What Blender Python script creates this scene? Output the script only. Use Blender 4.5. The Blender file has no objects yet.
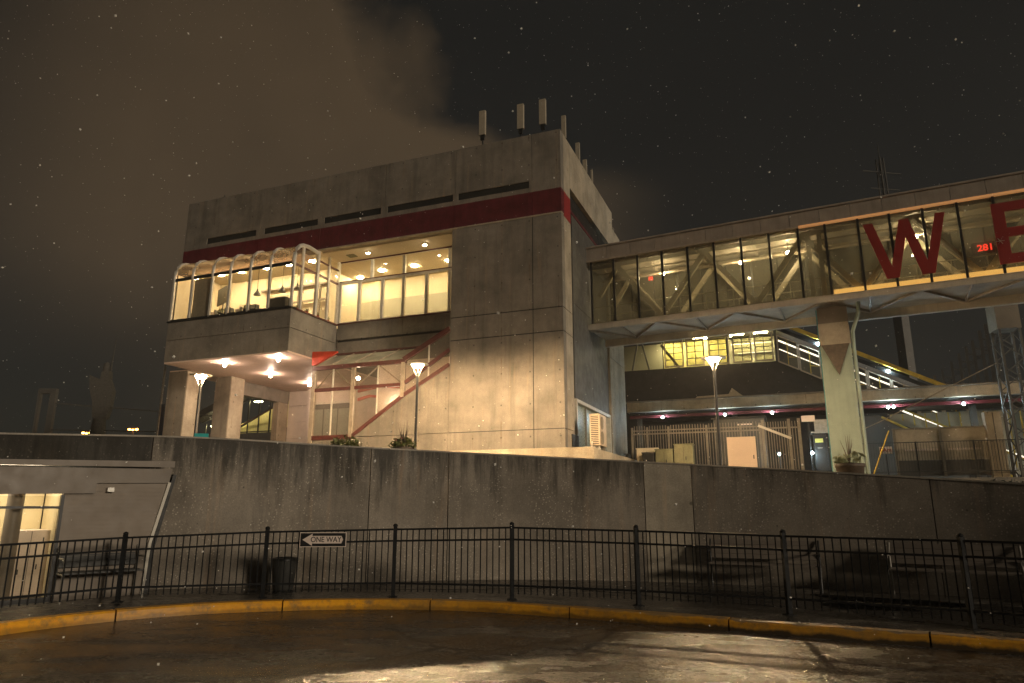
import bpy, bmesh, math, random
from mathutils import Vector, Matrix
random.seed(7)
R = math.radians
scene = bpy.context.scene
COL = scene.collection

# ------------------------------------------------------------------ helpers
class MB:
    """collects boxes, prisms, tubes and lathes; build() links them as ONE mesh object"""
    def __init__(s): s.v = []; s.f = []; s.smooth = []
    def add(s, vs, fs, smooth=False):
        n = len(s.v); s.v += [tuple(p) for p in vs]
        for f in fs: s.f.append([i + n for i in f]); s.smooth.append(smooth)
    def box(s, x0, x1, y0, y1, z0, z1):
        x0, x1 = min(x0, x1), max(x0, x1); y0, y1 = min(y0, y1), max(y0, y1); z0, z1 = min(z0, z1), max(z0, z1)
        s.add([(x0,y0,z0),(x1,y0,z0),(x1,y1,z0),(x0,y1,z0),(x0,y0,z1),(x1,y0,z1),(x1,y1,z1),(x0,y1,z1)],
              [(3,2,1,0),(4,5,6,7),(0,1,5,4),(1,2,6,5),(2,3,7,6),(3,0,4,7)])
        return s
    def prism(s, poly, a0, a1, axis='y'):
        """polygon in the other two axes, extruded along axis from a0 to a1"""
        def P(p, a):
            if axis == 'y': return (p[0], a, p[1])
            if axis == 'x': return (a, p[0], p[1])
            return (p[0], p[1], a)
        n = len(poly); vs = [P(p, a0) for p in poly] + [P(p, a1) for p in poly]
        fs = [list(range(n)), list(range(2*n-1, n-1, -1))] + [(i, i+n, (i+1) % n + n, (i+1) % n) for i in range(n)]
        s.add(vs, fs); return s
    def bar(s, a, b, w, h=None, up=(0,0,1)):
        a, b = Vector(a), Vector(b); d = (b-a).normalized(); h = h or w
        u = Vector(up)
        if abs(d.dot(u)) > .98: u = Vector((0,1,0))
        sd = d.cross(u).normalized(); t = sd.cross(d).normalized()
        vs = []
        for p in (a, b):
            for i, j in ((-1,-1),(1,-1),(1,1),(-1,1)): vs.append(p + sd*(i*w/2) + t*(j*h/2))
        s.add(vs, [(3,2,1,0),(4,5,6,7),(0,1,5,4),(1,2,6,5),(2,3,7,6),(3,0,4,7)]); return s
    def tube(s, pts, r, n=8, caps=True):
        pts = [Vector(p) for p in pts]; rings = []
        for i, p in enumerate(pts):
            d = (pts[min(i+1, len(pts)-1)] - pts[max(i-1, 0)]).normalized()
            u = Vector((0,0,1)) if abs(d.z) < .95 else Vector((0,1,0))
            sd = d.cross(u).normalized(); t = sd.cross(d).normalized()
            rr = r[i] if isinstance(r, (list, tuple)) else r
            rings.append([p + sd*math.cos(2*math.pi*k/n)*rr + t*math.sin(2*math.pi*k/n)*rr for k in range(n)])
        vs = [q for g in rings for q in g]; fs = []
        for i in range(len(rings)-1):
            for k in range(n):
                a = i*n+k; b = i*n+(k+1) % n; fs.append((a, b, b+n, a+n))
        s.add(vs, fs, True)
        if caps: s.add(rings[0], [list(range(n))[::-1]]); s.add(rings[-1], [list(range(n))])
        return s
    def lathe(s, prof, c=(0,0,0), n=20, squash=1):
        vs = []; fs = []
        for r, z in prof:
            for k in range(n):
                a = 2*math.pi*k/n; vs.append((c[0]+r*math.cos(a), c[1]+r*math.sin(a)*squash, c[2]+z))
        for i in range(len(prof)-1):
            for k in range(n):
                a = i*n+k; b = i*n+(k+1) % n; fs.append((a, b, b+n, a+n))
        s.add(vs, fs, True)
        s.add(vs[:n], [list(range(n))[::-1]]); s.add(vs[-n:], [list(range(n))])
        return s
    def ball(s, c, r, sz=1, n=14):
        m = 8
        return s.lathe([(max(.001, r*math.sin(math.pi*i/m)), -r*sz*math.cos(math.pi*i/m)) for i in range(m+1)], c, n)
    def build(s, name, mat, parent=None, bevel=0, loc=None, rz=0):
        me = bpy.data.meshes.new(name); me.from_pydata(s.v, [], s.f)
        me.polygons.foreach_set('use_smooth', s.smooth)
        bm = bmesh.new(); bm.from_mesh(me); bmesh.ops.recalc_face_normals(bm, faces=bm.faces[:])
        bm.to_mesh(me); bm.free(); me.update()
        if mat is not None: me.materials.append(mat)
        o = bpy.data.objects.new(name, me); COL.objects.link(o)
        if parent is not None: o.parent = parent
        if loc is not None: o.location = loc; o.rotation_euler = (0,0,rz)
        if bevel:
            b = o.modifiers.new('bevel', 'BEVEL'); b.width = bevel; b.segments = 2; b.limit_method = 'ANGLE'
        return o

def tag(o, label, cat, group=None):
    o['label'] = label; o['category'] = cat
    if group: o['group'] = group
    return o
def thing(name, label, cat, loc=(0,0,0), rz=0, group=None):
    o = bpy.data.objects.new(name, None); COL.objects.link(o); o.empty_display_size = .2
    o.location = loc; o.rotation_euler = (0,0,rz)
    return tag(o, label, cat, group)
def struct(name, mb, mat, **k):
    o = mb.build(name, mat, **k); o['kind'] = 'structure'; return o
def dup(root, loc, rz=None, label=None):
    r = root.copy(); COL.objects.link(r); r.location = loc
    if rz is not None: r.rotation_euler = (0,0,rz)
    if label: r['label'] = label
    for ch in list(root.children):
        c = ch.copy(); COL.objects.link(c); c.parent = r
        for g in ch.children:
            d = g.copy(); COL.objects.link(d); d.parent = c
    return r
def text_part(name, txt, size, mat, parent, loc, rot, depth=.004, sx=1, bold=0):
    cu = bpy.data.curves.new(name, 'FONT'); cu.body = txt; cu.size = size; cu.extrude = depth
    cu.align_x = 'CENTER'; cu.align_y = 'CENTER'; cu.offset = bold
    t = bpy.data.objects.new('tmp', cu); COL.objects.link(t)
    dg = bpy.context.evaluated_depsgraph_get()
    me = bpy.data.meshes.new_from_object(t.evaluated_get(dg)); bpy.data.objects.remove(t)
    me.name = name; me.materials.clear(); me.materials.append(mat)
    o = bpy.data.objects.new(name, me); COL.objects.link(o); o.parent = parent
    o.location = loc; o.rotation_euler = rot; o.scale = (sx,1,1); return o

# ------------------------------------------------------------------ materials
def newmat(name):
    m = bpy.data.materials.new(name); m.use_nodes = True
    nt = m.node_tree; return m, nt, nt.nodes['Principled BSDF']
def N(nt, t, **k):
    n = nt.nodes.new(t)
    for a, b in k.items(): setattr(n, a, b)
    return n
def noise(nt, vec, scale, detail=4, rough=.55, mapping=None, loc=(0,0,0)):
    mp = N(nt, 'ShaderNodeMapping'); mp.inputs['Scale'].default_value = mapping or (1,1,1); mp.inputs['Location'].default_value = loc
    nt.links.new(vec, mp.inputs['Vector'])
    n = N(nt, 'ShaderNodeTexNoise'); n.inputs['Scale'].default_value = scale; n.inputs['Detail'].default_value = detail
    n.inputs['Roughness'].default_value = rough; nt.links.new(mp.outputs[0], n.inputs['Vector']); return n.outputs['Fac']
def ramp(nt, fac, a, b, c0=0., c1=1.):
    r = N(nt, 'ShaderNodeMapRange'); r.inputs['From Min'].default_value = a; r.inputs['From Max'].default_value = b
    r.inputs['To Min'].default_value = c0; r.inputs['To Max'].default_value = c1
    nt.links.new(fac, r.inputs['Value']); return r.outputs[0]
def mixc(nt, fac, a, b, blend='MIX'):
    m = N(nt, 'ShaderNodeMix', data_type='RGBA', blend_type=blend)
    if isinstance(fac, (int, float)): m.inputs[0].default_value = fac
    else: nt.links.new(fac, m.inputs[0])
    for i, c in ((6, a), (7, b)):
        if isinstance(c, (tuple, list)): m.inputs[i].default_value = (*c[:3], 1)
        else: nt.links.new(c, m.inputs[i])
    return m.outputs[2]
def coord(nt): return N(nt, 'ShaderNodeTexCoord').outputs['Object']
def bump(nt, fac, p, strength, dist=.02):
    b = N(nt, 'ShaderNodeBump'); b.inputs['Strength'].default_value = strength; b.inputs['Distance'].default_value = dist
    nt.links.new(fac, b.inputs['Height']); nt.links.new(b.outputs[0], p.inputs['Normal'])

def plain(name, col, rough=.5, metal=0., var=.25, scale=6, streak=0., spec=.5):
    m, nt, p = newmat(name); c = coord(nt)
    n1 = ramp(nt, noise(nt, c, scale, 5), .3, .7, 1-var, 1+var*.6)
    dk = N(nt, 'ShaderNodeVectorMath', operation='SCALE'); dk.inputs[0].default_value = col[:3]
    nt.links.new(n1, dk.inputs['Scale']); out = dk.outputs[0]
    if streak:
        s = ramp(nt, noise(nt, c, 3, 5, .6, (2.5,2.5,.12)), .42, .72, 0, streak)
        out = mixc(nt, s, out, tuple(v*.35 for v in col[:3]))
    nt.links.new(out, p.inputs['Base Color'])
    r = ramp(nt, noise(nt, c, scale*2.3, 3), .3, .7, max(.03, rough-.12), min(1, rough+.12)); nt.links.new(r, p.inputs['Roughness'])
    p.inputs['Metallic'].default_value = metal; p.inputs['Specular IOR Level'].default_value = spec
    return m
def concrete(name, col, stain=.55, speck=0., rough=.75, form=True):
    m, nt, p = newmat(name); c = coord(nt)
    blot = ramp(nt, noise(nt, c, .7, 7, .68), .32, .68, .62, 1.25)
    fine = ramp(nt, noise(nt, c, 38, 3, .7), .3, .7, .8, 1.16)
    mu = N(nt, 'ShaderNodeMath', operation='MULTIPLY'); nt.links.new(blot, mu.inputs[0]); nt.links.new(fine, mu.inputs[1])
    v = N(nt, 'ShaderNodeVectorMath', operation='SCALE'); v.inputs[0].default_value = col; nt.links.new(mu.outputs[0], v.inputs['Scale'])
    st = ramp(nt, noise(nt, c, 1.3, 6, .68, (1.8,1.8,.16)), .5, .8, 0, stain)
    out = mixc(nt, st, v.outputs[0], tuple(x*.28 for x in col))
    st2 = ramp(nt, noise(nt, c, 1.6, 5, .6, (3,3,.16), (7,3,1)), .58, .8, 0, .45)
    out = mixc(nt, st2, out, (min(1,col[0]*1.7), col[1]*1.3, col[2]*.95))
    if not speck:
        sp_ = N(nt, 'ShaderNodeSeparateXYZ'); nt.links.new(c, sp_.inputs[0])
        def mth(op, a, b):
            q = N(nt, 'ShaderNodeMath', operation=op)
            for i, w_ in enumerate((a, b)):
                if isinstance(w_, (int, float)): q.inputs[i].default_value = w_
                else: nt.links.new(w_, q.inputs[i])
            return q.outputs[0]
        ax = mth('SUBTRACT', mth('FRACT', mth('DIVIDE', mth('ADD', mth('ADD', sp_.outputs[0], sp_.outputs[1]), 100.4), 1.31), 0), .5)
        az = mth('SUBTRACT', mth('FRACT', mth('DIVIDE', mth('ADD', sp_.outputs[2], .35), 1.36), 0), .5)
        dd_ = mth('ADD', mth('MULTIPLY', ax, ax), mth('MULTIPLY', az, az))
        tie = ramp(nt, dd_, .0005, .0011, .7, 0); out = mixc(nt, tie, out, tuple(x*.18 for x in col))
        drip = mth('MULTIPLY', mth('MULTIPLY', ramp(nt, mth('ABSOLUTE', ax, 0), .008, .03, 1, 0), ramp(nt, az, -.5, 0, 0, 1)), ramp(nt, noise(nt, c, .8, 3, .5, (1,1,1), (5,2,8)), .52, .66, 0, .5))
        out = mixc(nt, drip, out, (.10,.06,.03))
    # bug holes
    vo = N(nt, 'ShaderNodeTexVoronoi'); vo.inputs['Scale'].default_value = 2.6; nt.links.new(c, vo.inputs['Vector'])
    ho = ramp(nt, vo.outputs['Distance'], .03, .055, .75, 0)
    out = mixc(nt, ho, out, tuple(x*.2 for x in col))
    if speck:
        vs = N(nt, 'ShaderNodeTexVoronoi'); vs.inputs['Scale'].default_value = 22; nt.links.new(c, vs.inputs['Vector'])
        sp = ramp(nt, vs.outputs['Distance'], .18, .36, 1, 0)
        g = ramp(nt, noise(nt, c, .9, 4, .6), .36, .52, 0, speck)
        rnd = ramp(nt, vs.outputs['Color'], .40, .66, 0, 1)
        k = N(nt, 'ShaderNodeMath', operation='MULTIPLY'); nt.links.new(sp, k.inputs[0]); nt.links.new(g, k.inputs[1])
        k2 = N(nt, 'ShaderNodeMath', operation='MULTIPLY'); nt.links.new(k.outputs[0], k2.inputs[0]); nt.links.new(rnd, k2.inputs[1])
        out = mixc(nt, k2.outputs[0], out, (.48,.42,.34))
        sx = N(nt, 'ShaderNodeSeparateXYZ'); nt.links.new(c, sx.inputs[0])
        run = N(nt, 'ShaderNodeMath', operation='ADD'); nt.links.new(sx.outputs[2], run.inputs[0]); nt.links.new(ramp(nt, noise(nt, c, 2.6, 6, .7, (1.5,1.5,.16), (3,9,4)), .3, .7, -.9, .9), run.inputs[1])
        grime = ramp(nt, run.outputs[0], 2.05, 3.0, 0, .85)
        out = mixc(nt, grime, out, (.022,.020,.016))
    nt.links.new(out, p.inputs['Base Color'])
    nt.links.new(ramp(nt, noise(nt, c, 1.3, 4), .3, .7, rough-.25, rough+.1), p.inputs['Roughness'])
    bump(nt, fine, p, .25, .01); return m
def emit(name, col, strength):
    m, nt, p = newmat(name); p.inputs['Base Color'].default_value = (*col, 1)
    p.inputs['Emission Color'].default_value = (*col, 1); p.inputs['Emission Strength'].default_value = strength; return m
def glass(name, tint=(.9,.9,.85), dirt=.05, refl=1., rough=.02, dcol=(.5,.45,.38), glow=0.):
    m, nt, p = newmat(name); nt.nodes.remove(p); out = nt.nodes['Material Output']
    tr = N(nt, 'ShaderNodeBsdfTransparent'); tr.inputs[0].default_value = (*tint, 1)
    gl = N(nt, 'ShaderNodeBsdfGlossy'); gl.inputs['Roughness'].default_value = rough; gl.inputs[0].default_value = (refl,refl,refl,1)
    df = N(nt, 'ShaderNodeBsdfDiffuse'); df.inputs[0].default_value = (*dcol, 1)
    fr = N(nt, 'ShaderNodeFresnel'); fr.inputs[0].default_value = 1.45
    m1 = N(nt, 'ShaderNodeMixShader'); ge = N(nt, 'ShaderNodeNewGeometry'); iv = N(nt, 'ShaderNodeMath', operation='SUBTRACT'); iv.inputs[0].default_value = 1; nt.links.new(ge.outputs['Backfacing'], iv.inputs[1])
    mq = N(nt, 'ShaderNodeMath', operation='MULTIPLY'); nt.links.new(fr.outputs[0], mq.inputs[0]); nt.links.new(iv.outputs[0], mq.inputs[1])
    nt.links.new(mq.outputs[0], m1.inputs[0]); nt.links.new(tr.outputs[0], m1.inputs[1]); nt.links.new(gl.outputs[0], m1.inputs[2])
    c = coord(nt); d = ramp(nt, noise(nt, c, .8, 4, .55), .3, .7, dirt*.65, dirt*1.35)
    m2 = N(nt, 'ShaderNodeMixShader'); nt.links.new(d, m2.inputs[0]); nt.links.new(m1.outputs[0], m2.inputs[1]); dsh = df.outputs[0]
    if glow:
        tl = N(nt, 'ShaderNodeBsdfTranslucent'); tl.inputs[0].default_value = (*dcol, 1); mg = N(nt, 'ShaderNodeMixShader'); mg.inputs[0].default_value = glow
        nt.links.new(df.outputs[0], mg.inputs[1]); nt.links.new(tl.outputs[0], mg.inputs[2]); dsh = mg.outputs[0]
    nt.links.new(dsh, m2.inputs[2])
    nt.links.new(m2.outputs[0], out.inputs[0]); return m

M = dict(
    conc=concrete('raw_concrete', (.235,.208,.172), .65),
    conc_light=concrete('pale_concrete', (.42,.36,.27), .35),
    conc_bay=concrete('bay_concrete', (.235,.212,.18), .4),
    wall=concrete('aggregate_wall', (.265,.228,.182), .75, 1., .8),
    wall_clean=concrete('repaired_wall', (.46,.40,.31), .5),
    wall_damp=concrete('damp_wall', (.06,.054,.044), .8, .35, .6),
    coping=concrete('coping', (.38,.34,.28), .3),
    maroon=plain('maroon_paint', (.125,.020,.026), .45, var=.35, scale=2, streak=.3),
    redpaint=plain('red_paint', (.62,.055,.02), .4, var=.15),
    darkred=plain('dark_red_steel', (.115,.030,.024), .45, var=.3),
    metalwhite=plain('white_frame', (.62,.58,.50), .4, var=.15),
    beige=plain('beige_steel', (.40,.33,.25), .45, var=.25, streak=.2),
    cream=plain('cream_wall', (.74,.64,.46), .7, var=.08, scale=1),
    greygreen=plain('wainscot', (.40,.38,.29), .6, var=.08, scale=1),
    pinkwhite=plain('pale_plaster', (.66,.58,.50), .6, var=.1, scale=2),
    soffit=plain('soffit_panel', (.80,.62,.52), .55, var=.08, scale=2),
    floor=plain('interior_floor', (.30,.25,.19), .4, var=.15),
    dark=plain('dark_metal', (.018,.018,.018), .4, var=.3),
    fence=plain('black_railing_paint', (.012,.013,.014), .62, var=.3, spec=.12),
    grey=plain('grey_cladding', (.10,.095,.085), .55, var=.2, scale=1.2, streak=.25),
    greydark=plain('dark_cladding', (.022,.021,.019), .6, var=.3, scale=1),
    steel=plain('galvanised_steel', (.34,.32,.28), .45, metal=.5, var=.25),
    palesteel=plain('pale_picket', (.24,.21,.165), .5, var=.2),
    silver=plain('aluminium', (.55,.53,.49), .35, metal=.7, var=.2),
    green=plain('pale_green_paint', (.34,.42,.35), .5, var=.15, scale=1.5, streak=.15),
    tan=plain('tan_box', (.42,.36,.27), .6, var=.15),
    olive=plain('olive_cabinet', (.22,.21,.11), .5, var=.2, streak=.2),
    peach=plain('peach_board', (.72,.54,.40), .55, var=.06, scale=1.5),
    ac=plain('ac_case', (.70,.56,.40), .5, var=.1),
    teal=plain('teal_sign', (.02,.36,.36), .4, var=.1),
    signwhite=plain('sign_white', (.74,.62,.54), .5, var=.08),
    signblack=plain('sign_black', (.015,.015,.015), .4, var=.1),
    letter=plain('letter_red', (.27,.018,.014), .5, var=.1, scale=2),
    darkroof=plain('bridge_fascia', (.34,.29,.24), .5, var=.2, scale=1.5, streak=.25),
    truss=plain('truss_paint', (.46,.40,.29), .5, var=.15),
    under=plain('bridge_deck', (.56,.50,.40), .6, var=.25, scale=1, streak=.2),
    leaf=plain('leaf', (.15,.165,.05), .5, var=.5, scale=9),
    leafpale=plain('pale_leaf', (.30,.33,.20), .5, var=.4, scale=9),
    hedge=plain('hedge_leaf', (.018,.025,.012), .6, var=.5, scale=9),
    flower=plain('flower', (.55,.22,.20), .5, var=.3),
    pot=plain('planter_pot', (.13,.10,.075), .6, var=.3),
    siding=plain('shelter_siding', (.24,.20,.16), .6, var=.12, scale=2),
    fascia=plain('shelter_fascia', (.19,.16,.13), .5, var=.12, scale=2),
    shelterin=plain('shelter_inside', (.72,.62,.40), .6, var=.06),
    bench=plain('bench_mesh', (.045,.045,.042), .5, var=.3),
    blue=plain('blue_banner', (.02,.06,.16), .6, var=.2),
    yellowtrim=plain('yellow_trim', (.55,.38,.05), .5, var=.3, scale=3),
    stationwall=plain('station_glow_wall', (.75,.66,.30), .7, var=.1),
    snow=plain('snowflake', (.85,.82,.76), .7, var=.05),
    silhouette=plain('distant_stone', (.07,.064,.055), .8, var=.3),
    bulb=emit('lamp_bulb', (1,.78,.58), 170),
    pedbulb=emit('street_lamp_lens', (1,.70,.36), 380),
    ring=emit('street_lamp_ring', (1,.68,.36), 12000),
    soffitbulb=emit('soffit_globe', (1,.72,.54), 520),
    panel=emit('ceiling_diffuser', (1,.79,.46), 330),
    stationpanel=emit('station_diffuser', (1,.84,.40), 100),
    tube=emit('station_tube', (1,.90,.72), 1.3),
    tealbulb=emit('platform_lamp', (.66,.90,1), 420),
    sillglow=emit('sill_glow', (1,.58,.18), 1.7),
    trimglow=emit('trim_glow', (1,.48,.18), .2),
    bridgebulb=emit('bridge_lamp', (1,.84,.58), 800),
    orange=emit('sodium_lamp', (1,.32,.05), 30),
    redled=emit('led_red', (1,.05,.03), 3.),
    glass=glass('window_glass', (.93,.92,.88), .03),
    glass_stair=glass('stair_glass', (.88,.85,.8), .10),
    glass_roof=glass('roof_glass', (.7,.7,.62), .5, dcol=(.62,.60,.48)),
    glass_bridge=glass('bridge_glass', (.66,.64,.55), .17, .6, .06, (.52,.48,.36), .5),
    glass_arch=glass('arched_glass', (.85,.8,.7), .35, 1., .05, (.6,.5,.36), .6),
    glass_station=glass('station_glass', (.85,.85,.75), .05),
    bluegrey=plain('frosted_glazing', (.30,.34,.29), .3, var=.1),
    win_dark=plain('dark_glazing', (.02,.022,.02), .12, var=.2),
)

# wet asphalt
def M3(nt, a, b):
    n = N(nt, 'ShaderNodeMath', operation='MULTIPLY', use_clamp=True); nt.links.new(a, n.inputs[0]); nt.links.new(b, n.inputs[1]); return n.outputs[0]
def asphalt(name, base, wet0, wet1):
    m, nt, p = newmat(name); c = coord(nt)
    big = noise(nt, c, .55, 6, .6, (1,1.7,1)); mid = noise(nt, c, 1.5, 6, .6, (.75,1.4,1)); fine = noise(nt, c, 75, 2, .6)
    vo = N(nt, 'ShaderNodeTexVoronoi'); vo.inputs['Scale'].default_value = 36; nt.links.new(c, vo.inputs['Vector'])
    f = ramp(nt, big, .26, .70); f = M3(nt, f, ramp(nt, mid, .28, .68, .1, 1.1))
    col = mixc(nt, f, tuple(x*.28 for x in base), base)
    grit = ramp(nt, vo.outputs['Color'], .30, .70, .25, 2.3); gv = N(nt, 'ShaderNodeVectorMath', operation='SCALE'); nt.links.new(col, gv.inputs[0]); nt.links.new(grit, gv.inputs['Scale']); col = gv.outputs[0]
    col = mixc(nt, ramp(nt, vo.outputs['Distance'], .0, .45, .5, 0), col, tuple(min(1, x*2.6) for x in base))
    # cracks / tar seams
    ck = N(nt, 'ShaderNodeTexVoronoi', feature='DISTANCE_TO_EDGE'); ck.inputs['Scale'].default_value = .33
    wv = N(nt, 'ShaderNodeVectorMath', operation='ADD'); nz = N(nt, 'ShaderNodeTexNoise'); nz.inputs['Scale'].default_value = 1.1; nt.links.new(c, nz.inputs['Vector'])
    nt.links.new(c, wv.inputs[0]); nt.links.new(nz.outputs['Color'], wv.inputs[1]); nt.links.new(wv.outputs[0], ck.inputs['Vector'])
    crack = ramp(nt, ck.outputs['Distance'], .004, .013, .9, 0)
    col = mixc(nt, crack, col, (.006,.006,.006)); nt.links.new(col, p.inputs['Base Color'])
    k = N(nt, 'ShaderNodeMath', operation='ADD'); nt.links.new(ramp(nt, big, .38, .60, 0, .8), k.inputs[0]); nt.links.new(ramp(nt, mid, .35, .7, 0, .45), k.inputs[1])
    nt.links.new(ramp(nt, f, .1, .9, wet0, wet1), p.inputs['Roughness'])
    h = N(nt, 'ShaderNodeMath', operation='MULTIPLY'); nt.links.new(vo.outputs['Distance'], h.inputs[0]); nt.links.new(ramp(nt, f, .1, .9, .25, 1), h.inputs[1])
    h2 = N(nt, 'ShaderNodeMath', operation='ADD'); nt.links.new(h.outputs[0], h2.inputs[0]); nt.links.new(ramp(nt, fine, .2, .8, 0, .35), h2.inputs[1])
    bump(nt, h2.outputs[0], p, .9, .011); p.inputs['Specular IOR Level'].default_value = .4
    return m
M['asphalt'] = asphalt('wet_asphalt', (.095,.088,.078), .14, .46)
M['pave'] = asphalt('wet_pavement', (.13,.115,.095), .10, .62)
M['ground'] = plain('earth', (.03,.028,.024), .8, var=.3, scale=.5)
M['plaza'] = plain('plaza_paving', (.22,.20,.17), .5, var=.3, scale=.8)
# kerb paint: yellow worn down to concrete
m, nt, p = newmat('kerb_yellow'); c = coord(nt)
w = ramp(nt, noise(nt, c, 5, 7, .7), .50, .68); w2 = ramp(nt, noise(nt, c, .45, 3, .5, loc=(3,1,0)), .45, .7, 0, .7)
col = mixc(nt, ramp(nt, noise(nt, c, 14, 5), .3, .7), (.95,.46,.02), (.80,.34,.015))
col = mixc(nt, w, col, (.34,.20,.07)); col = mixc(nt, w2, col, (.26,.15,.04))
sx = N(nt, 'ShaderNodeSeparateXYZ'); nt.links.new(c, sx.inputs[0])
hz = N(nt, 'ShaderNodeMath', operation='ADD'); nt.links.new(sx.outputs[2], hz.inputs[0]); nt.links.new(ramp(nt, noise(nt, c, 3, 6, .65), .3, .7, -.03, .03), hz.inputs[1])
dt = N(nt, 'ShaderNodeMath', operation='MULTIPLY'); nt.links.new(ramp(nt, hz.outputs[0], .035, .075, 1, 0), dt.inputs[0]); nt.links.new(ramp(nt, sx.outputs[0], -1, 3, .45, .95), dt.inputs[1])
col = mixc(nt, dt.outputs[0], col, (.03,.024,.016))  # foot dirt, with the road shadow on the right painted in
tp_ = N(nt, 'ShaderNodeMath', operation='MULTIPLY'); nt.links.new(ramp(nt, hz.outputs[0], .135, .15, 0, 1), tp_.inputs[0]); nt.links.new(ramp(nt, sx.outputs[0], 0, 4, .1, .85), tp_.inputs[1])
col = mixc(nt, tp_.outputs[0], col, (.20,.17,.12))
nt.links.new(col, p.inputs['Base Color']); p.inputs['Roughness'].default_value = .45
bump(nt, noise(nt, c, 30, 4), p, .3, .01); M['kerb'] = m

# ------------------------------------------------------------------ frames of reference
BZ = R(-21.5); BC = Vector((2.153, 28.0, 0.0))           # the building's front right corner; local x runs right along the front, y runs into it
bx_, by_ = Vector((math.cos(BZ), math.sin(BZ), 0)), Vector((-math.sin(BZ), math.cos(BZ), 0))
def L(x, y, z=0): return BC + bx_*x + by_*y + Vector((0,0,z))

# ------------------------------------------------------------------ camera
cam = bpy.data.cameras.new('camera'); co = bpy.data.objects.new('camera', cam); COL.objects.link(co)
co.location = (0,0,1.65); co.rotation_euler = (R(90+13.37), 0, 0)
cam.sensor_width = 36; cam.lens = 690*36/1024; cam.clip_end = 3000; cam.clip_start = .1
scene.camera = co

# ------------------------------------------------------------------ world and sun (low warm city light from behind right)
SUN_EL, SUN_AZ = 12, Vector((.71,-.70,0)).normalized()
w = bpy.data.worlds.new('World'); scene.world = w; w.use_nodes = True; nt = w.node_tree
bg = nt.nodes['Background']; out = nt.nodes['World Output']
sky = N(nt, 'ShaderNodeTexSky', sky_type='NISHITA'); sky.sun_disc = False; sky.sun_elevation = R(SUN_EL); sky.sun_rotation = math.atan2(SUN_AZ.x, SUN_AZ.y)
nt.links.new(sky.outputs[0], bg.inputs[0]); bg.inputs[1].default_value = .0008
tc = N(nt, 'ShaderNodeTexCoord').outputs['Generated']
def vdot(v):
    n = N(nt, 'ShaderNodeVectorMath', operation='DOT_PRODUCT'); n.inputs[1].default_value = v; nt.links.new(tc, n.inputs[0]); return n.outputs['Value']
def M2(op, a, b):
    n = N(nt, 'ShaderNodeMath', operation=op)
    for i, q in enumerate((a, b)):
        if isinstance(q, (int, float)): n.inputs[i].default_value = q
        else: nt.links.new(q, n.inputs[i])
    return n.outputs[0]
nA = noise(nt, tc, 3.2, 7, .55); nB = noise(nt, tc, 9, 6, .6, loc=(2,5,1))
azr = vdot((1,0,0)); elv = vdot((0,0,1))
# glowing steam cloud on the left, ragged towards the right
edge = M2('ADD', M2('ADD', azr, M2('MULTIPLY', M2('SUBTRACT', nA, .5), .42)), M2('MULTIPLY', M2('SUBTRACT', nB, .5), .16))
dd = M2('SUBTRACT', .52, elv)
edge = M2('SUBTRACT', edge, M2('ADD', M2('MULTIPLY', dd, .7), M2('MULTIPLY', M2('MAXIMUM', dd, 0.0), 2.6)))
right = ramp(nt, edge, -.05, -.15)
lobe = vdot(Vector((-.25,.88,.40)).normalized())
lob = ramp(nt, lobe, .875, .99); nt.nodes[-1].interpolation_type = 'SMOOTHSTEP'
low = ramp(nt, M2('ADD', elv, M2('MULTIPLY', M2('SUBTRACT', nA, .5), .1)), .16, .32)
mask = M2('MULTIPLY', M2('MULTIPLY', right, lob), low)
mot = ramp(nt, nA, .3, .7, .75, 1.15)
mask = M2('MULTIPLY', mask, mot)
basec = mixc(nt, ramp(nt, nA, .3, .7), (.0055,.0054,.0046), (.0080,.0077,.0064))
cloud = mixc(nt, mask, basec, (.055,.0365,.0195))
bg2 = N(nt, 'ShaderNodeBackground'); nt.links.new(cloud, bg2.inputs[0]); bg2.inputs[1].default_value = 1.0
ad = N(nt, 'ShaderNodeAddShader'); nt.links.new(bg.outputs[0], ad.inputs[0]); nt.links.new(bg2.outputs[0], ad.inputs[1]); nt.links.new(ad.outputs[0], out.inputs[0])
su = bpy.data.lights.new('sun', 'SUN'); su.energy = 1.2; su.angle = R(6.5); su.color = (1,.84,.64)
so = bpy.data.objects.new('sun', su); COL.objects.link(so)
sd = Vector((SUN_AZ.x*math.cos(R(SUN_EL)), SUN_AZ.y*math.cos(R(SUN_EL)), math.sin(R(SUN_EL))))
so.rotation_euler = sd.to_track_quat('Z', 'Y').to_euler(); so.location = sd*60

# ------------------------------------------------------------------ ground, road, kerb, pavement, plaza
struct('ground', MB().box(-900,900,-300,1500,-.6,-.05), M['ground'])
struct('road', MB().box(-70,70,-40,16.5,-.04,0), M['asphalt'])
def smooth(pts, n=8):
    P = [Vector((*p, 0)) if len(p) == 2 else Vector(p) for p in pts]; o = []
    for i in range(len(P)-1):
        p0, p1, p2, p3 = P[max(i-1,0)], P[i], P[i+1], P[min(i+2,len(P)-1)]
        for k in range(n):
            t = k/n; o.append(.5*((2*p1)+(-p0+p2)*t+(2*p0-5*p1+4*p2-p3)*t*t+(-p0+3*p1-3*p2+p3)*t**3))
    o.append(P[-1]); return o
kerb_c = smooth([(-9.5,2.0),(-8.3,5.2),(-7.35,8.0),(-6.65,9.7),(-5.95,10.65),(-4.88,11.42),(-3.41,11.85),(-2.16,11.96),(-.84,11.8),(.43,11.3),(2.1,10.44),(3.71,9.54),(4.95,8.9),(6.2,8.1),(8.4,6.3),(11,3.6)], 10)
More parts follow.
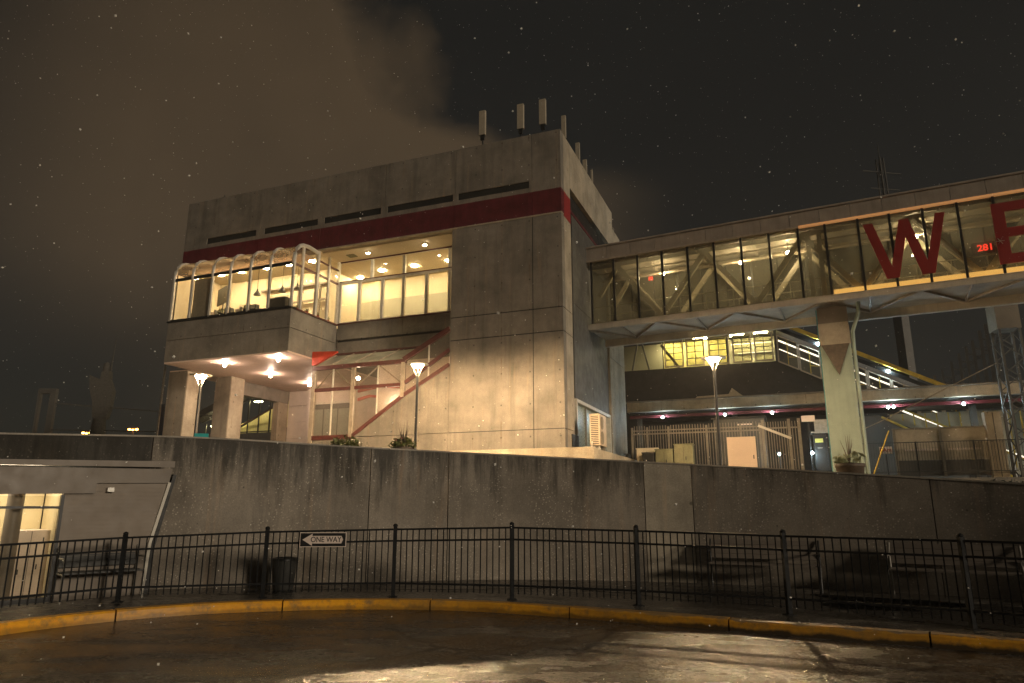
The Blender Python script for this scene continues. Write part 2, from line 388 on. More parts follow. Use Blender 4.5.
wall_c = [(-30,4.0),(-19,9.2),(-13,11.4),(-9.5,12.45),(-6.2,13.5),(-3.2,14.5),(0,15.1),(3.3,14.6),(6.3,13.2),(8.6,11.6),(10.6,9.6),(13.5,6.0)]
wall_z = [2.95,2.95,2.93,2.90,2.92,2.815,2.69,2.485,2.22,1.97,1.73,1.5]
wall_s = smooth([(x,y,z) for (x,y),z in zip(wall_c, wall_z)], 8)
def normal2(pts, i):
    d = pts[min(i+1,len(pts)-1)] - pts[max(i-1,0)]; return Vector((-d.y, d.x, 0)).normalized()   # points away from the camera side
pv = [p for p in kerb_c]; back = [Vector((p.x,p.y,0)) + normal2(wall_s, i)*.1 for i, p in enumerate(wall_s)]
poly = [(p.x + normal2(pv,i).x*.17, p.y + normal2(pv,i).y*.17) for i, p in enumerate(pv)] + [(b.x,b.y) for b in reversed(back)]
pm = MB(); n = len(poly)
pm.add([(x,y,.15) for x,y in poly] + [(x,y,-.03) for x,y in poly], [list(range(n)), list(range(2*n-1,n-1,-1))] + [(i,i+n,(i+1)%n+n,(i+1)%n) for i in range(n)])
struct('pavement', pm, M['pave'])
# kerb of separate stones in one run: gaps between stones
km = MB(); acc = 0; run = []; runs = []
dense = smooth([(p.x,p.y) for p in kerb_c], 4)
lastp = dense[0]; cur = [dense[0]]
for p in dense[1:]:
    acc += (p-lastp).length; cur.append(p); lastp = p
    if acc > 2.35: runs.append(cur); cur = [p]; acc = 0
runs.append(cur)
for rr in runs:
    if len(rr) < 2: continue
    L_ = [q.copy() for q in rr]
    d0 = (L_[1]-L_[0]).normalized(); d1 = (L_[-1]-L_[-2]).normalized(); L_[0] += d0*.012; L_[-1] -= d1*.012
    sec = [(0,-.02),(0.005,.125),(.025,.152),(.175,.156),(.18,-.02)]
    vs = []
    jz = random.uniform(-.006,.006)
    for i, q in enumerate(L_):
        nn = normal2(L_, i)
        for a, z in sec: vs.append((q.x+nn.x*a, q.y+nn.y*a, z + (jz if z > 0 else 0)))
    k = len(sec); fs = []
    for i in range(len(L_)-1):
        for j in range(k): fs.append((i*k+j, i*k+(j+1)%k, (i+1)*k+(j+1)%k, (i+1)*k+j))
    fs += [list(range(k)), list(range((len(L_)-1)*k, len(L_)*k))[::-1]]
    km.add(vs, fs)
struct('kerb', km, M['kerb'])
# dark standing water along the wall foot and right pavement
M['puddle'] = plain('standing_water', (.014,.013,.012), .3, var=.3, scale=2)
def blob(cx, cy, rx, ry, rot, seed, n=60):
    rnd = random.Random(seed); ph = [rnd.uniform(0,6.28) for _ in range(5)]; o = []
    for k in range(n):
        a = 2*math.pi*k/n; r = 1+.16*math.sin(2*a+ph[0])+.12*math.sin(3*a+ph[1])+.07*math.sin(5*a+ph[2])+.04*math.sin(9*a+ph[3])+.03*math.sin(14*a+ph[4])
        x, y = rx*r*math.cos(a), ry*r*math.sin(a); o.append((cx+x*math.cos(rot)-y*math.sin(rot), cy+x*math.sin(rot)+y*math.cos(rot)))
    return o
pm = MB()
for args in [(4.2,12.2,2.7,1.0,-.50,1),(7.3,9.9,3.2,1.35,-.80,2),(-1.8,13.65,2.1,.34,.03,3),(-4.4,13.0,.8,.25,.3,6)]:
    q = blob(*args); pm.prism(q, .152, .156, 'z')
o = struct('puddle', pm, M['puddle'])
# plaza behind the retaining wall, and the raised terrace the station stands on
inner = [Vector((p.x,p.y,0)) + normal2(wall_s,i)*.3 for i,p in enumerate(wall_s)]
pl = MB(); vs = []; 
for i, p in enumerate(inner): vs.append((p.x,p.y,min(1.85, wall_s[i].z-.12)))
for i, p in enumerate(inner): q = L(-70+140*i/(len(inner)-1), 2.5); vs.append((q.x,q.y,1.85))
n = len(inner)
pl.add(vs, [(i,i+1,n+i+1,n+i) for i in range(n-1)])
q = [L(-70,2.5,1.85),L(70,2.5,1.85),L(120,60,1.85),L(-120,60,1.85)]; pl.add(q, [(0,1,2,3)])
struct('plaza', pl, M['plaza'])
struct('terrace', MB().prism([(-70,-1.9),(1.7,-1.9),(1.7,2.6),(9.6,2.6),(9.6,11.0),(80,11.0),(80,60),(-70,60)], 1.2, 2.9, 'z'), M['plaza'], loc=BC, rz=BZ)

# ------------------------------------------------------------------ retaining wall
rw = thing('retaining_wall', 'long curved concrete retaining wall with stained panels behind the black railing', 'wall')
cuts = [0, 22, 27, 35, 44, 50, 54, 66, 76, len(wall_s)-1]
def wall_panel(i0, i1, mat, nm, off=0., zoff=0., z0=.1, top=None):
    mb = MB(); vs = []; idx = list(range(i0, i1+1)); T = .32
    for i in idx:
        p = wall_s[i]; nn = normal2(wall_s, i); q = p.copy()
        if i == i0 and i0: q = p + (wall_s[i+1]-p).normalized()*.009
        if i == i1 and i1 < len(wall_s)-1: q = p + (wall_s[i-1]-p).normalized()*.009
        a = q + nn*off; b = q + nn*T
        vs += [(a.x,a.y,z0),(b.x,b.y,z0),(b.x,b.y,p.z+zoff),(a.x,a.y,p.z+zoff)]
    fs = []
    for k in range(len(idx)-1):
        for j in range(4): fs.append((k*4+j, k*4+(j+1)%4, (k+1)*4+(j+1)%4, (k+1)*4+j))
    fs += [(0,1,2,3), tuple(4*(len(idx)-1)+j for j in (3,2,1,0))]
    mb.add(vs, fs); return mb.build(nm, mat, rw)
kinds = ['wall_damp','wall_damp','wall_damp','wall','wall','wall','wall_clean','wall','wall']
# fine resample so that joints fall where the photograph has them
wall_s = smooth([tuple(p) for p in wall_s], 3)
def near(x): return min(range(len(wall_s)), key=lambda i: abs(wall_s[i].x-x))
cx = [-29.9,-14,-9.7,-6.9,-2.95,-1.4,2.75,3.75,7.45,13.4]
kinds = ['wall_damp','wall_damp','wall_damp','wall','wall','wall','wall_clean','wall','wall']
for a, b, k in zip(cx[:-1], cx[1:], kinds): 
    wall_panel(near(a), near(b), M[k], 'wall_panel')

for a, b in zip(cx[:-1], cx[1:]):
    mb = MB(); vs = []; idx = list(range(near(a), near(b)+1))
    for i in idx:
        p = wall_s[i]; nn = normal2(wall_s, i); u_ = p - nn*.012; v_ = p + nn*.34
        vs += [(u_.x,u_.y,p.z+.003),(v_.x,v_.y,p.z+.003),(v_.x,v_.y,p.z+.035),(u_.x,u_.y,p.z+.035)]
    fs = [(k*4+j, k*4+(j+1)%4, (k+1)*4+(j+1)%4, (k+1)*4+j) for k in range(len(idx)-1) for j in range(4)] + [(0,1,2,3), tuple(4*(len(idx)-1)+j for j in (3,2,1,0))]
    mb.add(vs, fs); mb.build('coping', M['coping'], rw)
# ------------------------------------------------------------------ railing
fp = [(-8.3,8.3),(-7.35,10.2),(-6.29,11.66),(-4.17,12.2),(-2.01,12.32),(0,11.95),(1.95,11.26),(3.91,10.34),(5.73,9.16),(7.5,7.7),(9.2,6.0)]
ft = [1.08,1.10,1.14,1.21,1.25,1.29,1.26,1.22,1.21,1.2,1.2]
rail = thing('railing', 'black metal railing with upright bars along the yellow kerb', 'railing')
for (x,y), t in zip(fp, ft):
    MB().box(-.032,.032,-.032,.032,.15,t+.05).lathe([(.036,0),(.042,.012),(.036,.03),(.012,.045)],(0,0,t+.05),10).box(-.07,.07,-.07,.07,.15,.162).build('post', M['fence'], rail, loc=(x,y,0), rz=.2)
for i in range(len(fp)-1):
    a, b = Vector((*fp[i],0)), Vector((*fp[i+1],0)); d = (b-a); ln = d.length; d.normalize(); mb = MB()
    a2, b2 = a+d*.034, b-d*.034
    for dz in (0,-.19):
        mb.bar(a2+Vector((0,0,ft[i]+dz)), b2+Vector((0,0,ft[i+1]+dz)), .042, .03)
    mb.bar(a2+Vector((0,0,.37)), b2+Vector((0,0,.37)), .042, .03)
    k = max(8, round(ln/.108))
    for j in range(1, k):
        t = j/k; p = a.lerp(b, t); top = ft[i]+(ft[i+1]-ft[i])*t
        mb.bar((p.x+random.uniform(-.004,.004),p.y,.24), (p.x+random.uniform(-.004,.004),p.y,top-.01), .017, .017, up=(d.x,d.y,0))
    mb.build('railing_panel', M['fence'], rail)
# one way sign on the railing
sg = thing('one_way_sign', 'black and white ONE WAY arrow sign fixed to the black railing', 'sign', (-3.21,12.185,1.085), math.atan2(.12,2.16))
MB().box(-.39,.39,0,.006,-.12,.12).build('sign_plate', M['signwhite'], sg, .002)
MB().box(-.378,.378,-.003,.0015,-.108,.108).build('sign_face', M['signblack'], sg)
MB().prism([(-.345,0),(-.18,.10),(-.18,.062),(.31,.062),(.335,.0),(.31,-.062),(-.18,-.062),(-.18,-.10)], -.006, -.002).build('arrow', M['signwhite'], sg)
text_part('lettering', 'ONE WAY', .125, M['signblack'], sg, (.05,-.007,-.001), (R(90),0,0), .001, .88, .001)

# ------------------------------------------------------------------ shelter on the left
SZ = R(45); s0 = Vector((-7.38+.2,11.69-.2,0)) + Vector((-.707,.707,0))*.35
sh = thing('shelter', 'low grey shelter with glazed doorway and raked end against the retaining wall', 'shelter', s0, SZ)
# local x along the front (right), y into the wall
MB().prism([(-.02,.15),(1.33,.15),(1.43,.9),(1.62,2.14),(.0,2.14),(-.02,1.80)], 0, .1).build('wall', M['siding'], sh)
sb = MB()
for k in range(26): z = .25+k*.068; sb.box(.0, min(1.32+max(0,(z-.4))*.14,1.55), -.006, .002, z, z+.058)
sb.build('siding', M['siding'], sh)
MB().prism([(-2.6,1.80),(.44,1.86),(.44,2.02),(1.60,2.05),(1.64,2.30),(-2.6,2.22)], -.05, -.008).build('fascia', M['fascia'], sh)
MB().prism([(-2.6,1.79),(.42,1.85),(.42,1.99),(-2.6,1.95)], -.07, -.052).build('lower_fascia', M['fascia'], sh)
rf = MB(); rf.add([(-2.6,-.10,2.245),(1.66,-.10,2.33),(1.66,1.4,2.40),(-2.6,1.4,2.30),(-2.6,-.10,2.315),(1.66,-.10,2.44),(1.66,1.4,2.51),(-2.6,1.4,2.37)],
    [(3,2,1,0),(4,5,6,7),(0,1,5,4),(1,2,6,5),(2,3,7,6),(3,0,4,7)]); rf.build('roof', M['fascia'], sh)
MB().bar((1.62,-.03,2.06),(1.40,-.03,1.0),.05,.05).bar((1.40,-.03,1.0),(1.36,-.03,.15),.05,.05).build('downpipe', M['metalwhite'], sh)
MB().bar((1.70,.0,2.2),(1.46,.0,.95),.06,.1).bar((1.46,0,.95),(1.42,0,.15),.06,.1).build('corner_trim', M['dark'], sh)
# inside
MB().box(-2.6,-.02,1.3,1.4,.15,2.24).build('back_wall', M['shelterin'], sh)
MB().box(.0,.05,.1,1.3,.15,2.2).build('side_wall', M['shelterin'], sh)
MB().box(-2.6,0,-.01,1.3,.12,.17).build('floor', M['floor'], sh)
MB().tube([(-.60,.35,.15),(-.60,.35,2.2)],.12,18).build('column', M['fascia'], sh)
cb = MB().box(-.50,.0,.55,1.25,.2,1.25).build('cabinet', M['signwhite'], sh, .01)
MB().box(-.27,-.265,.54,.552,.22,1.23).box(-.4,-.385,.535,.552,.55,.63).box(-.15,-.135,.535,.552,.62,.70).box(-.1,-.085,.535,.552,1.05,1.13).build('handle', M['dark'], cb)
MB().box(-1.9,-.3,.35,.6,2.16,2.19).build('ceiling_light', emit('shelter_diffuser', (1,.87,.64), 26), sh)
fr = MB().box(-.05,.0,-.03,.05,.15,1.82).box(-1.0,-.05,-.03,.05,1.60,1.64).box(-1.02,-.98,-.03,.05,.15,1.80).box(-2.0,-1.96,-.03,.05,.15,1.80).box(-2.6,-.05,-.03,.05,.15,.22)
fr.build('door_frame', M['dark'], sh)
MB().box(-2.6,-.05,.005,.012,.2,1.80).build('door_glass', M['glass'], sh)
li = MB().box(.60,.70,-.12,-.04,1.88,1.95).build('flood_lamp', M['silver'], sh)
MB().bar((.65,-.04,1.92),(.65,.01,1.95),.03).build('bracket', M['dark'], li)

# ------------------------------------------------------------------ benches, bin
def bench(label, loc, rz, ln, frame, slat):
    b = thing('bench', label, 'bench', loc, rz, 'benches along the wall')
    st = MB()
    for k in range(5): st.box(-ln/2, ln/2, -.42+.085*k, -.342+.085*k, .43, .455)
    st.build('seat', slat, b)
    bk = MB()
    for k in range(4): bk.add([(x, -.02+.035*k+dy, .52+.085*k+dz) for x, dy, dz in ((-ln/2,0,0),(ln/2,0,0),(ln/2,.022,.081),(-ln/2,.022,.081),(-ln/2,.02,-.008),(ln/2,.02,-.008),(ln/2,.042,.073),(-ln/2,.042,.073))],
                              [(0,1,2,3),(7,6,5,4),(0,4,5,1),(1,5,6,2),(2,6,7,3),(3,7,4,0)])
    bk.build('backrest', slat, b)
    for s in (-1,1):
        x = s*(ln/2+.02)
        MB().tube([(x,-.46,.0),(x,-.44,.42),(x,-.40,.62),(x,-.30,.665),(x,-.06,.66),(x,.08,.86)],.019,8).tube([(x,-.0,.0),(x,-.02,.64)],.019,8).tube([(x,-.44,.425),(x,0,.425)],.016,8).build('frame_end', frame, b)
    return b
sc_ = Vector((-.707,.707,0))
bench('dark bench with pale arm rails against the shelter wall', s0 + Vector((.707,.707,0))*.62 - sc_*.06 + Vector((0,0,.15)), SZ, 1.15, M['steel'], M['bench'])
bench('dark slatted bench at the wall foot between two middle railing posts', (4.75,13.62,.15), R(-24), 1.9, M['dark'], M['fascia'])
bench('slatted bench with curved pale tube ends beside the rightmost railing post', (7.42,12.15,.15), R(-35), 1.85, M['steel'], M['fascia'])
bi = thing('litter_bin', 'dark tapered litter bin standing below the one way sign', 'bin', (-4.17,13.25,.15))
MB().lathe([(.16,0),(.18,.03),(.225,.5),(.23,.52)],n=18).build('bin_body', M['bench'], bi)
MB().lathe([(.235,.52),(.24,.55),(.22,.57),(.18,.575),(.17,.52)],n=18).build('rim', M['dark'], bi)

# ------------------------------------------------------------------ pedestrian lamps
lp = thing('street_lamp', 'lit disc lamp on a thin post in front of the stair glazing', 'street lamp', (-3.34,24.0,1.85), 0, 'disc lamps on posts'); lp.scale = (1,1,1.105)
MB().tube([(0,0,0),(0,0,.5),(0,0,3.95)],[.075,.05,.045],10).lathe([(.13,0),(.13,.03),(.075,.06)],(0,0,0),12).build('pole', M['dark'], lp)
MB().tube([(0,0,3.75),(.19,0,4.20)],.012,6).tube([(0,0,3.75),(-.19,0,4.20)],.012,6).tube([(0,0,3.75),(0,.19,4.20)],.012,6).build('arms', M['metalwhite'], lp)
MB().lathe([(.004,4.29),(.2,4.275),(.375,4.235),(.38,4.215),(.01,4.214)],n=24).build('cap', M['metalwhite'], lp)
MB().lathe([(.004,4.10),(.10,4.11),(.168,4.145)],n=24).build('lens', M['pedbulb'], lp)
MB().lathe([(.17,4.147),(.175,4.155),(.175,4.205),(.17,4.211)],n=24).build('lamp_ring', M['ring'], lp)
for pos, lb, dim in (((-10.98,24.0,1.9), 'lit disc lamp on a thin post under the projecting bay', 2200), ((6.32,21.2,1.93), 'lit disc lamp on a tall dark post before the picket fence under the bridge', 5500)):
    d = dup(lp, pos, 0, lb); d.scale = (1,1,1)
    for c_ in d.children:
        if c_.name.startswith('lamp_ring'): c_.material_slots[0].link = 'OBJECT'; c_.material_slots[0].material = emit('lamp_ring_dim', (1,.69,.37), dim)

# ------------------------------------------------------------------ planters and small sign behind the wall
def leafball(mb, c, r, n, size, rnd, flat=.7):
    for _ in range(n):
        d = Vector((rnd.gauss(0,1),rnd.gauss(0,1),rnd.gauss(0,1))).normalized()*r*rnd.uniform(.35,1)
        p = Vector(c)+Vector((d.x,d.y,d.z*flat)); a = Vector((rnd.gauss(0,1),rnd.gauss(0,1),rnd.gauss(0,1))).normalized()
        b = a.cross(Vector((rnd.gauss(0,1),rnd.gauss(0,1),rnd.gauss(0,1)))).normalized(); s = size*rnd.uniform(.6,1.3)
        mb.add([p-a*s, p+b*s*.45, p+a*s, p-b*s*.45], [(0,1,2,3)])
def planter(label, loc, r, h, seed, fl, leaf, spikes, wide):
    t = thing('planter', label, 'planter', loc, 0, 'planters behind the wall'); rnd = random.Random(seed)
    MB().lathe([(r*.7,0),(r*.75,.04),(r,h-.08),(r*1.06,h-.08),(r*1.06,h),(r*.9,h),(r*.88,h-.06)],n=18).build('pot', M['pot'], t)
    mb = MB(); leafball(mb, (0,0,h+.08), wide, 170, .075, rnd, .55); mb.build('foliage', leaf, t)
    if fl: mb = MB(); leafball(mb, (0,0,h+.16), wide*.8, 22, .05, rnd, .6); mb.build('flowers', M['flower'], t)
    if spikes:
        mb = MB()
        for _ in range(spikes):
            a = rnd.uniform(0,6.28); k = rnd.uniform(.05,.18); mb.tube([(0,0,h),(k*.5*math.cos(a),k*.5*math.sin(a),h+.3),(k*math.cos(a),k*math.sin(a),h+rnd.uniform(.45,.7))],[.014,.01,.002],5)
        mb.build('spiky_stems', M['pot'], t)
planter('low leafy planter on the plaza left of the stair lamp', (-4.08,17,1.85), .30, 1.16, 1, False, M['leaf'], 0, .42)
planter('planter with reddish spikes beside the stair lamp post', (-2.66,17,1.85), .26, 1.18, 2, True, M['leaf'], 9, .34)
planter('brown planter with pale leaves at the foot of the bridge pillar', (7.72,16,1.80), .30, .78, 3, False, M['leafpale'], 7, .36)
bs = thing('plaza_sign', 'small teal sign with pale round emblem just above the wall at left', 'sign', (-7.62,17.0,1.85), R(18))
MB().tube([(0,.03,0),(0,.03,1.3)],.03,8).build('post', M['dark'], bs)
MB().box(-.16,.16,0,.02,1.26,1.52).build('panel', M['teal'], bs)
MB().lathe([(.035,0),(.07,0),(.07,.006),(.035,.006)],n=20).build('emblem', M['signwhite'], bs, loc=(0.03,-.001,1.36)).rotation_euler = (R(90),0,0)

# ------------------------------------------------------------------ main building (local x = -u along the front, y = depth, z = height above the road)
st = thing('station_hall', 'large raw concrete hall with maroon band and glowing glazed upper floor', 'building', BC, BZ)
UL = -21.85; DEP = 12.2
def P(name, mb, mat, parent=None, bevel=0): return mb.build(name, M[mat] if isinstance(mat, str) else mat, parent or st, bevel)
# upper parapet wall, panels separated by joints
jx = [0,-1.35,-5.17,-9.0,-12.74,-16.6,UL]
pw = MB()
for a, b in zip(jx[:-1], jx[1:]): pw.box(a-(.012 if a else 0), b+.012, 0, .45, 15.86, 18.15)
P('parapet', pw, 'conc')
P('parapet_core', MB().box(-.03,UL+.03,.05,.4,15.3,18.1), 'greydark')
sl = MB(); slots = [(-1.49,-5.03),(-5.29,-8.85),(-9.21,-12.55),(-12.93,-16.34),(-16.87,-20.24)]
edges = [0] + [q for s_ in slots for q in s_] + [UL]
for a, b in zip(edges[0::2], edges[1::2]): sl.box(a, b, 0.003, .40, 15.3, 15.86)
for a, b in slots: sl.box(a, b, .003, .4, 15.3, 15.52)
P('louvre_band', sl, 'conc')
lv = MB()
for a, b in slots:
    for k in range(3): lv.box(a-.06, b+.06, .12+.05*k, .14+.05*k, 15.56+.08*k, 15.59+.08*k)
    lv.box(a,b,.3,.34,15.5,15.86)
P('louvre', lv, 'greydark')
mr = MB()
for a, b in zip(jx[:-1], jx[1:]): mr.box(a-(.008 if a else -.004), b+.008, -.004, .42, 14.17, 15.298)
P('maroon_band', mr, 'maroon')
P('band_lip', MB().box(.02,UL,-.03,.3,14.10,14.165), 'conc_light')
# roof slab, rear and side walls
P('roof_slab', MB().box(-.5,UL+.45,.45,DEP-.4,17.4,17.6), 'greydark')
P('rear_wall', MB().box(-.4,UL,DEP-.4,DEP,8.6,18.1).box(-.4,-8,DEP-.4,DEP,2.9,8.6), 'conc')
P('left_wall', MB().box(UL,UL+.4,.46,DEP-.41,8.85,18.14), 'conc')
# tower front, formed panels with joints
tw = MB(); X1 = -5.28
for (z0, z1) in ((2.9,4.685),(4.72,8.77),(8.815,9.82),(9.865,14.095)):
    for (a, b) in ((0,-1.33),(-1.37,X1)): tw.box(a, b, 0, .4, z0, z1)
P('tower_front', tw, 'conc')
P('tower_core', MB().box(-.04,X1+.01,.03,.35,2.9,14.16), 'greydark')
P('tower_return', MB().box(X1,X1+.35,.41,4.0,9.0,14.05), 'conc')
# right face: corner pilaster, recessed dark cladding, rear pilaster
rs = MB()
for (z0, z1) in ((2.9,4.69),(4.715,8.78),(8.81,9.83),(9.86,14.095)): rs.box(-.38,-.003,.405,1.40,z0,z1)
rs.box(-.38,-.003,.455,1.40,15.31,18.15)
P('corner_pilaster', rs, 'conc_light')  # front's concrete, made paler on pilaster and side parapet as painted side light
P('pilaster_band', MB().box(-.38,.004,.43,1.40,14.1,15.30), plain('maroon_lit_side', (.30,.03,.03), .45, var=.2))  # the band's own maroon, brightened to paint in light on this side
P('side_parapet', MB().box(-.4,-.004,1.425,6.2,15.9,18.15).box(-.4,-.004,6.225,9.9,15.9,18.15).box(-.4,-.02,9.92,DEP-.41,15.9,17.2), 'conc_light')
P('side_band', MB().box(-.45,-.20,1.41,9.9,15.0,15.88), 'greydark')
P('side_beam', MB().box(-.22,-.10,1.41,9.9,14.85,15.0), 'maroon')
P('recess_reveal', MB().box(-.5,-.46,1.405,8.3,6.3,14.85), 'grey')
P('cladding_panel', MB().box(-.46,-.12,2.0,5.1,6.25,10.55).box(-.46,-.12,5.12,8.25,6.25,10.55).box(-.46,-.12,2.0,8.25,10.57,14.84), 'grey')
P('rear_pilaster', MB().box(-.5,-.004,8.27,DEP-.41,2.9,9.28).box(-.5,-.004,8.27,DEP-.41,9.31,15.0), 'conc_light')
dw = MB().box(-.46,-.06,2.0,2.14,2.9,6.2).box(-.46,-.06,8.1,8.24,2.9,6.2).box(-.46,-.06,2.141,8.099,6.05,6.2); wf = P('side_window_frame', dw, 'metalwhite')
P('side_window_glass', MB().box(-.30,-.28,2.15,8.09,2.9,6.04), 'bluegrey')
P('side_door', MB().box(-.27,-.22,5.3,7.2,2.9,5.0), 'cream')
P('side_window_bar', MB().box(-.27,-.2,4.0,4.08,2.9,6.04).box(-.27,-.2,6.0,6.08,2.9,6.04), 'steel')
P('vent_panel', MB().box(-.02,.03,.9,1.9,2.95,4.55), 'dark')
# lower wall running on under the stair: sloped top
P('stair_wall', MB().prism([(X1-.02,2.9),(X1-.02,4.69),(-10.1,4.69),(-12.6,4.69),(-12.6,2.9)], .01, .33).prism([(X1-.02,4.715),(X1-.02,7.62),(-7.5,6.44),(-10.15,4.715)], .01, .33), 'conc')
# recessed spandrel under the rear windows
P('spandrel', MB().box(X1,-8.82,1.8,2.1,9.86,10.68).box(-8.84,-10.7,1.8,2.1,9.86,10.68).box(-10.72,-12.66,1.8,2.1,9.86,10.68).box(X1,-8.82,1.83,2.1,8.5,9.74).box(-8.84,-12.66,1.83,2.1,8.5,9.74), 'conc_bay')
P('spandrel_groove', MB().box(X1,-12.66,1.9,2.12,9.7,9.9), 'dark')
P('recess_ceiling', MB().box(X1+.36,-12.69,.32,DEP-.5,14.06,14.16), 'cream')
P('room_ceiling', MB().box(-12.70,UL+.4,-.02,DEP-.5,14.06,14.16), 'cream')
# bay box
P('bay_box', MB().box(-12.69,-20.3,-1.8,-1.45,9.72,10.62).box(-12.69,-20.3,-1.8,-1.45,8.60,9.69).box(-12.69,-13.0,-1.449,1.79,9.72,10.62).box(-12.69,-13.0,-1.449,1.79,8.60,9.69).box(-20.3,-20.0,-1.449,.44,8.6,10.62), 'conc_bay')
P('bay_core', MB().box(-12.75,-20.25,-1.74,.3,8.62,10.55), 'greydark')
P('bay_soffit', MB().box(-12.70,-20.28,-1.79,7.6,8.52,8.595).box(-20.28,UL+.02,.0,7.6,8.53,8.59), 'soffit')
P('sill', MB().box(-12.62,-20.36,-1.86,-1.5,10.625,10.70), 'dark'); P('side_sill', MB().box(-12.62,-12.95,-1.48,1.79,10.625,10.69), 'darkred')
# glazed bay: mullions, arches, transoms
us = [-12.72,-14.08,-15.28,-16.53,-17.67,-18.98,-20.2]
arc = [(-1.8,13.05),(-1.77,13.35),(-1.66,13.62),(-1.46,13.83),(-1.2,13.95),(-.85,14.0),(-.4,13.98),(-.02,13.94)]
for u in us:
    mb = MB().box(u-.06,u+.06,-1.84,-1.74,10.70,13.0)
    r_ = .10 if u == us[0] else .085
    mb.tube([(u,y,z) for y, z in [(-1.8,12.8)]+arc], r_, 8)
    P('bay_mullion', mb, 'metalwhite')
P('bay_transom', MB().box(us[0],us[-1],-1.83,-1.77,12.80,12.95).box(us[0],us[-1],-1.84,-1.76,10.70,10.76), 'dark')
P('bay_crown', MB().box(us[0],us[-1],-.04,.0,13.90,14.0), 'metalwhite')
for a, b in zip(us[:-1], us[1:]): P('bay_pane', MB().box(a-.06,b+.06,-1.80,-1.79,10.77,12.80), 'glass')
for a, b in zip(us[:-1], us[1:]):
    vs = []; ag = MB()
    for y, z in arc: vs += [(a-.05,y,z),(b+.05,y,z)]
    ag.add(vs, [(2*i,2*i+1,2*i+3,2*i+2) for i in range(len(arc)-1)], True)
    P('arched_pane', ag, 'glass_arch')
P('arch_fill', MB().box(us[0]-.1,us[-1]+.1,-1.72,-1.68,12.93,12.96), emit('arch_fill_glow', (1,.62,.30), 16))  # added hidden glow strip to brighten the arches, not a known fitting
P('pane_blind', MB().box(-17.74,-18.92,-1.70,-1.67,10.75,12.8), 'tan')
P('sill_counter', MB().box(-13.05,-20.0,-1.70,-.95,10.63,10.72), 'floor')
P('end_blind', MB().box(-20.12,-20.16,-1.66,.4,10.75,13.2), 'cream')
P('bay_roof_blind', MB().box(us[0]-.2,us[-1]+.2,-.75,.0,13.66,13.70), 'soffit')
x = -12.72
P('side_mullion', MB().box(x-.05,x+.05,-1.22,-1.10,10.69,13.9).box(x-.07,x+.07,-.1,.05,10.69,14.05).box(x-.05,x+.05,.82,.95,10.69,14.05).box(x-.08,x+.08,1.68,1.8,10.69,14.06), 'metalwhite')
P('side_transom', MB().box(x-.035,x+.035,-1.76,1.68,12.80,12.9).box(x-.035,x+.035,.05,1.68,13.55,13.62), 'darkred')
P('side_glass', MB().prism([(-1.75,10.7),(-1.75,13.3),(-1.45,13.78),(-.9,13.95),(1.68,13.95),(1.68,10.7)], x-.005, x+.005, 'x'), 'glass')
P('left_end_glass', MB().prism([(-1.75,10.7),(-1.75,13.3),(-1.45,13.78),(-.9,13.95),(.4,13.95),(.4,10.7)], -20.205, -20.195, 'x'), 'glass')
# rear recessed windows
rwf = MB().box(-5.3,-12.64,1.78,1.88,10.72,10.78).box(-5.3,-12.64,1.74,1.88,12.82,12.96).box(-5.3,-12.64,1.78,1.88,13.98,14.06)
for u in (-6.28,-7.54,-8.85,-10.06,-11.43,-12.6): rwf.box(u-.075,u+.075,1.75,1.88,10.78,12.84)
for u in (-6.28,-8.85,-10.73): rwf.box(u-.075,u+.075,1.75,1.88,12.93,13.98)
P('rear_window_frame', rwf, 'metalwhite')
P('rear_window_trim', MB().box(-5.3,-12.64,1.73,1.765,12.93,12.975).box(-5.3,-12.64,1.73,1.80,10.68,10.72).box(-5.3,-12.64,1.74,1.775,14.0,14.05), 'darkred')
P('rear_glass', MB().box(-5.3,-12.64,1.82,1.828,10.7,14.05), 'glass')
# rooms
P('room_floor', MB().box(-5.2,-12.98,2.11,6.9,10.5,10.58).box(-12.985,-20.2,-1.4,6.9,10.5,10.58), 'floor')
P('room_back_wall', MB().box(-5.2,UL+.4,6.6,6.8,10.5,14.1).box(-5.2,-13.68,5.2,5.3,12.9,14.06), 'cream')
P('wainscot', MB().box(-5.2,-13.68,5.1,5.2,10.5,12.9), 'greygreen')
P('room_end_wall', MB().box(UL+.4,UL+.5,.45,6.6,10.5,14.1).box(-5.64,-5.7,1.9,5.1,10.5,14.05), 'cream')
P('bay_back_wall', MB().box(-13.7,UL+.41,2.4,2.5,10.58,14.05), 'cream'); P('room_cross_wall', MB().box(-13.70,-13.78,2.51,5.2,10.58,14.05), 'cream'); P('door_leaf', MB().box(-16.4,-17.3,2.34,2.399,10.58,12.9), 'greygreen')
P('room_partition', MB().box(-13.75,-16.2,2.2,2.28,12.3,12.4).box(-14.2,-14.28,2.2,2.28,10.58,13.2).box(-15.6,-15.68,2.2,2.28,10.58,13.2).box(-13.75,-18.2,2.2,2.3,13.2,13.3), 'siding')
for (xx, yy) in [(-7.2,3.6),(-9.3,3.6),(-11.3,3.6),(-13.1,4.2),(-13.9,1.0),(-15.4,1.0),(-16.9,1.0),(-18.6,1.0),(-20.0,1.0)]:
    P('ceiling_light', MB().lathe([(.15,14.02),(.15,14.055)],(xx,yy,0),20) if yy > 2 else MB().lathe([(.15,14.02),(.15,14.055)],(xx,yy,0),20), 'panel')
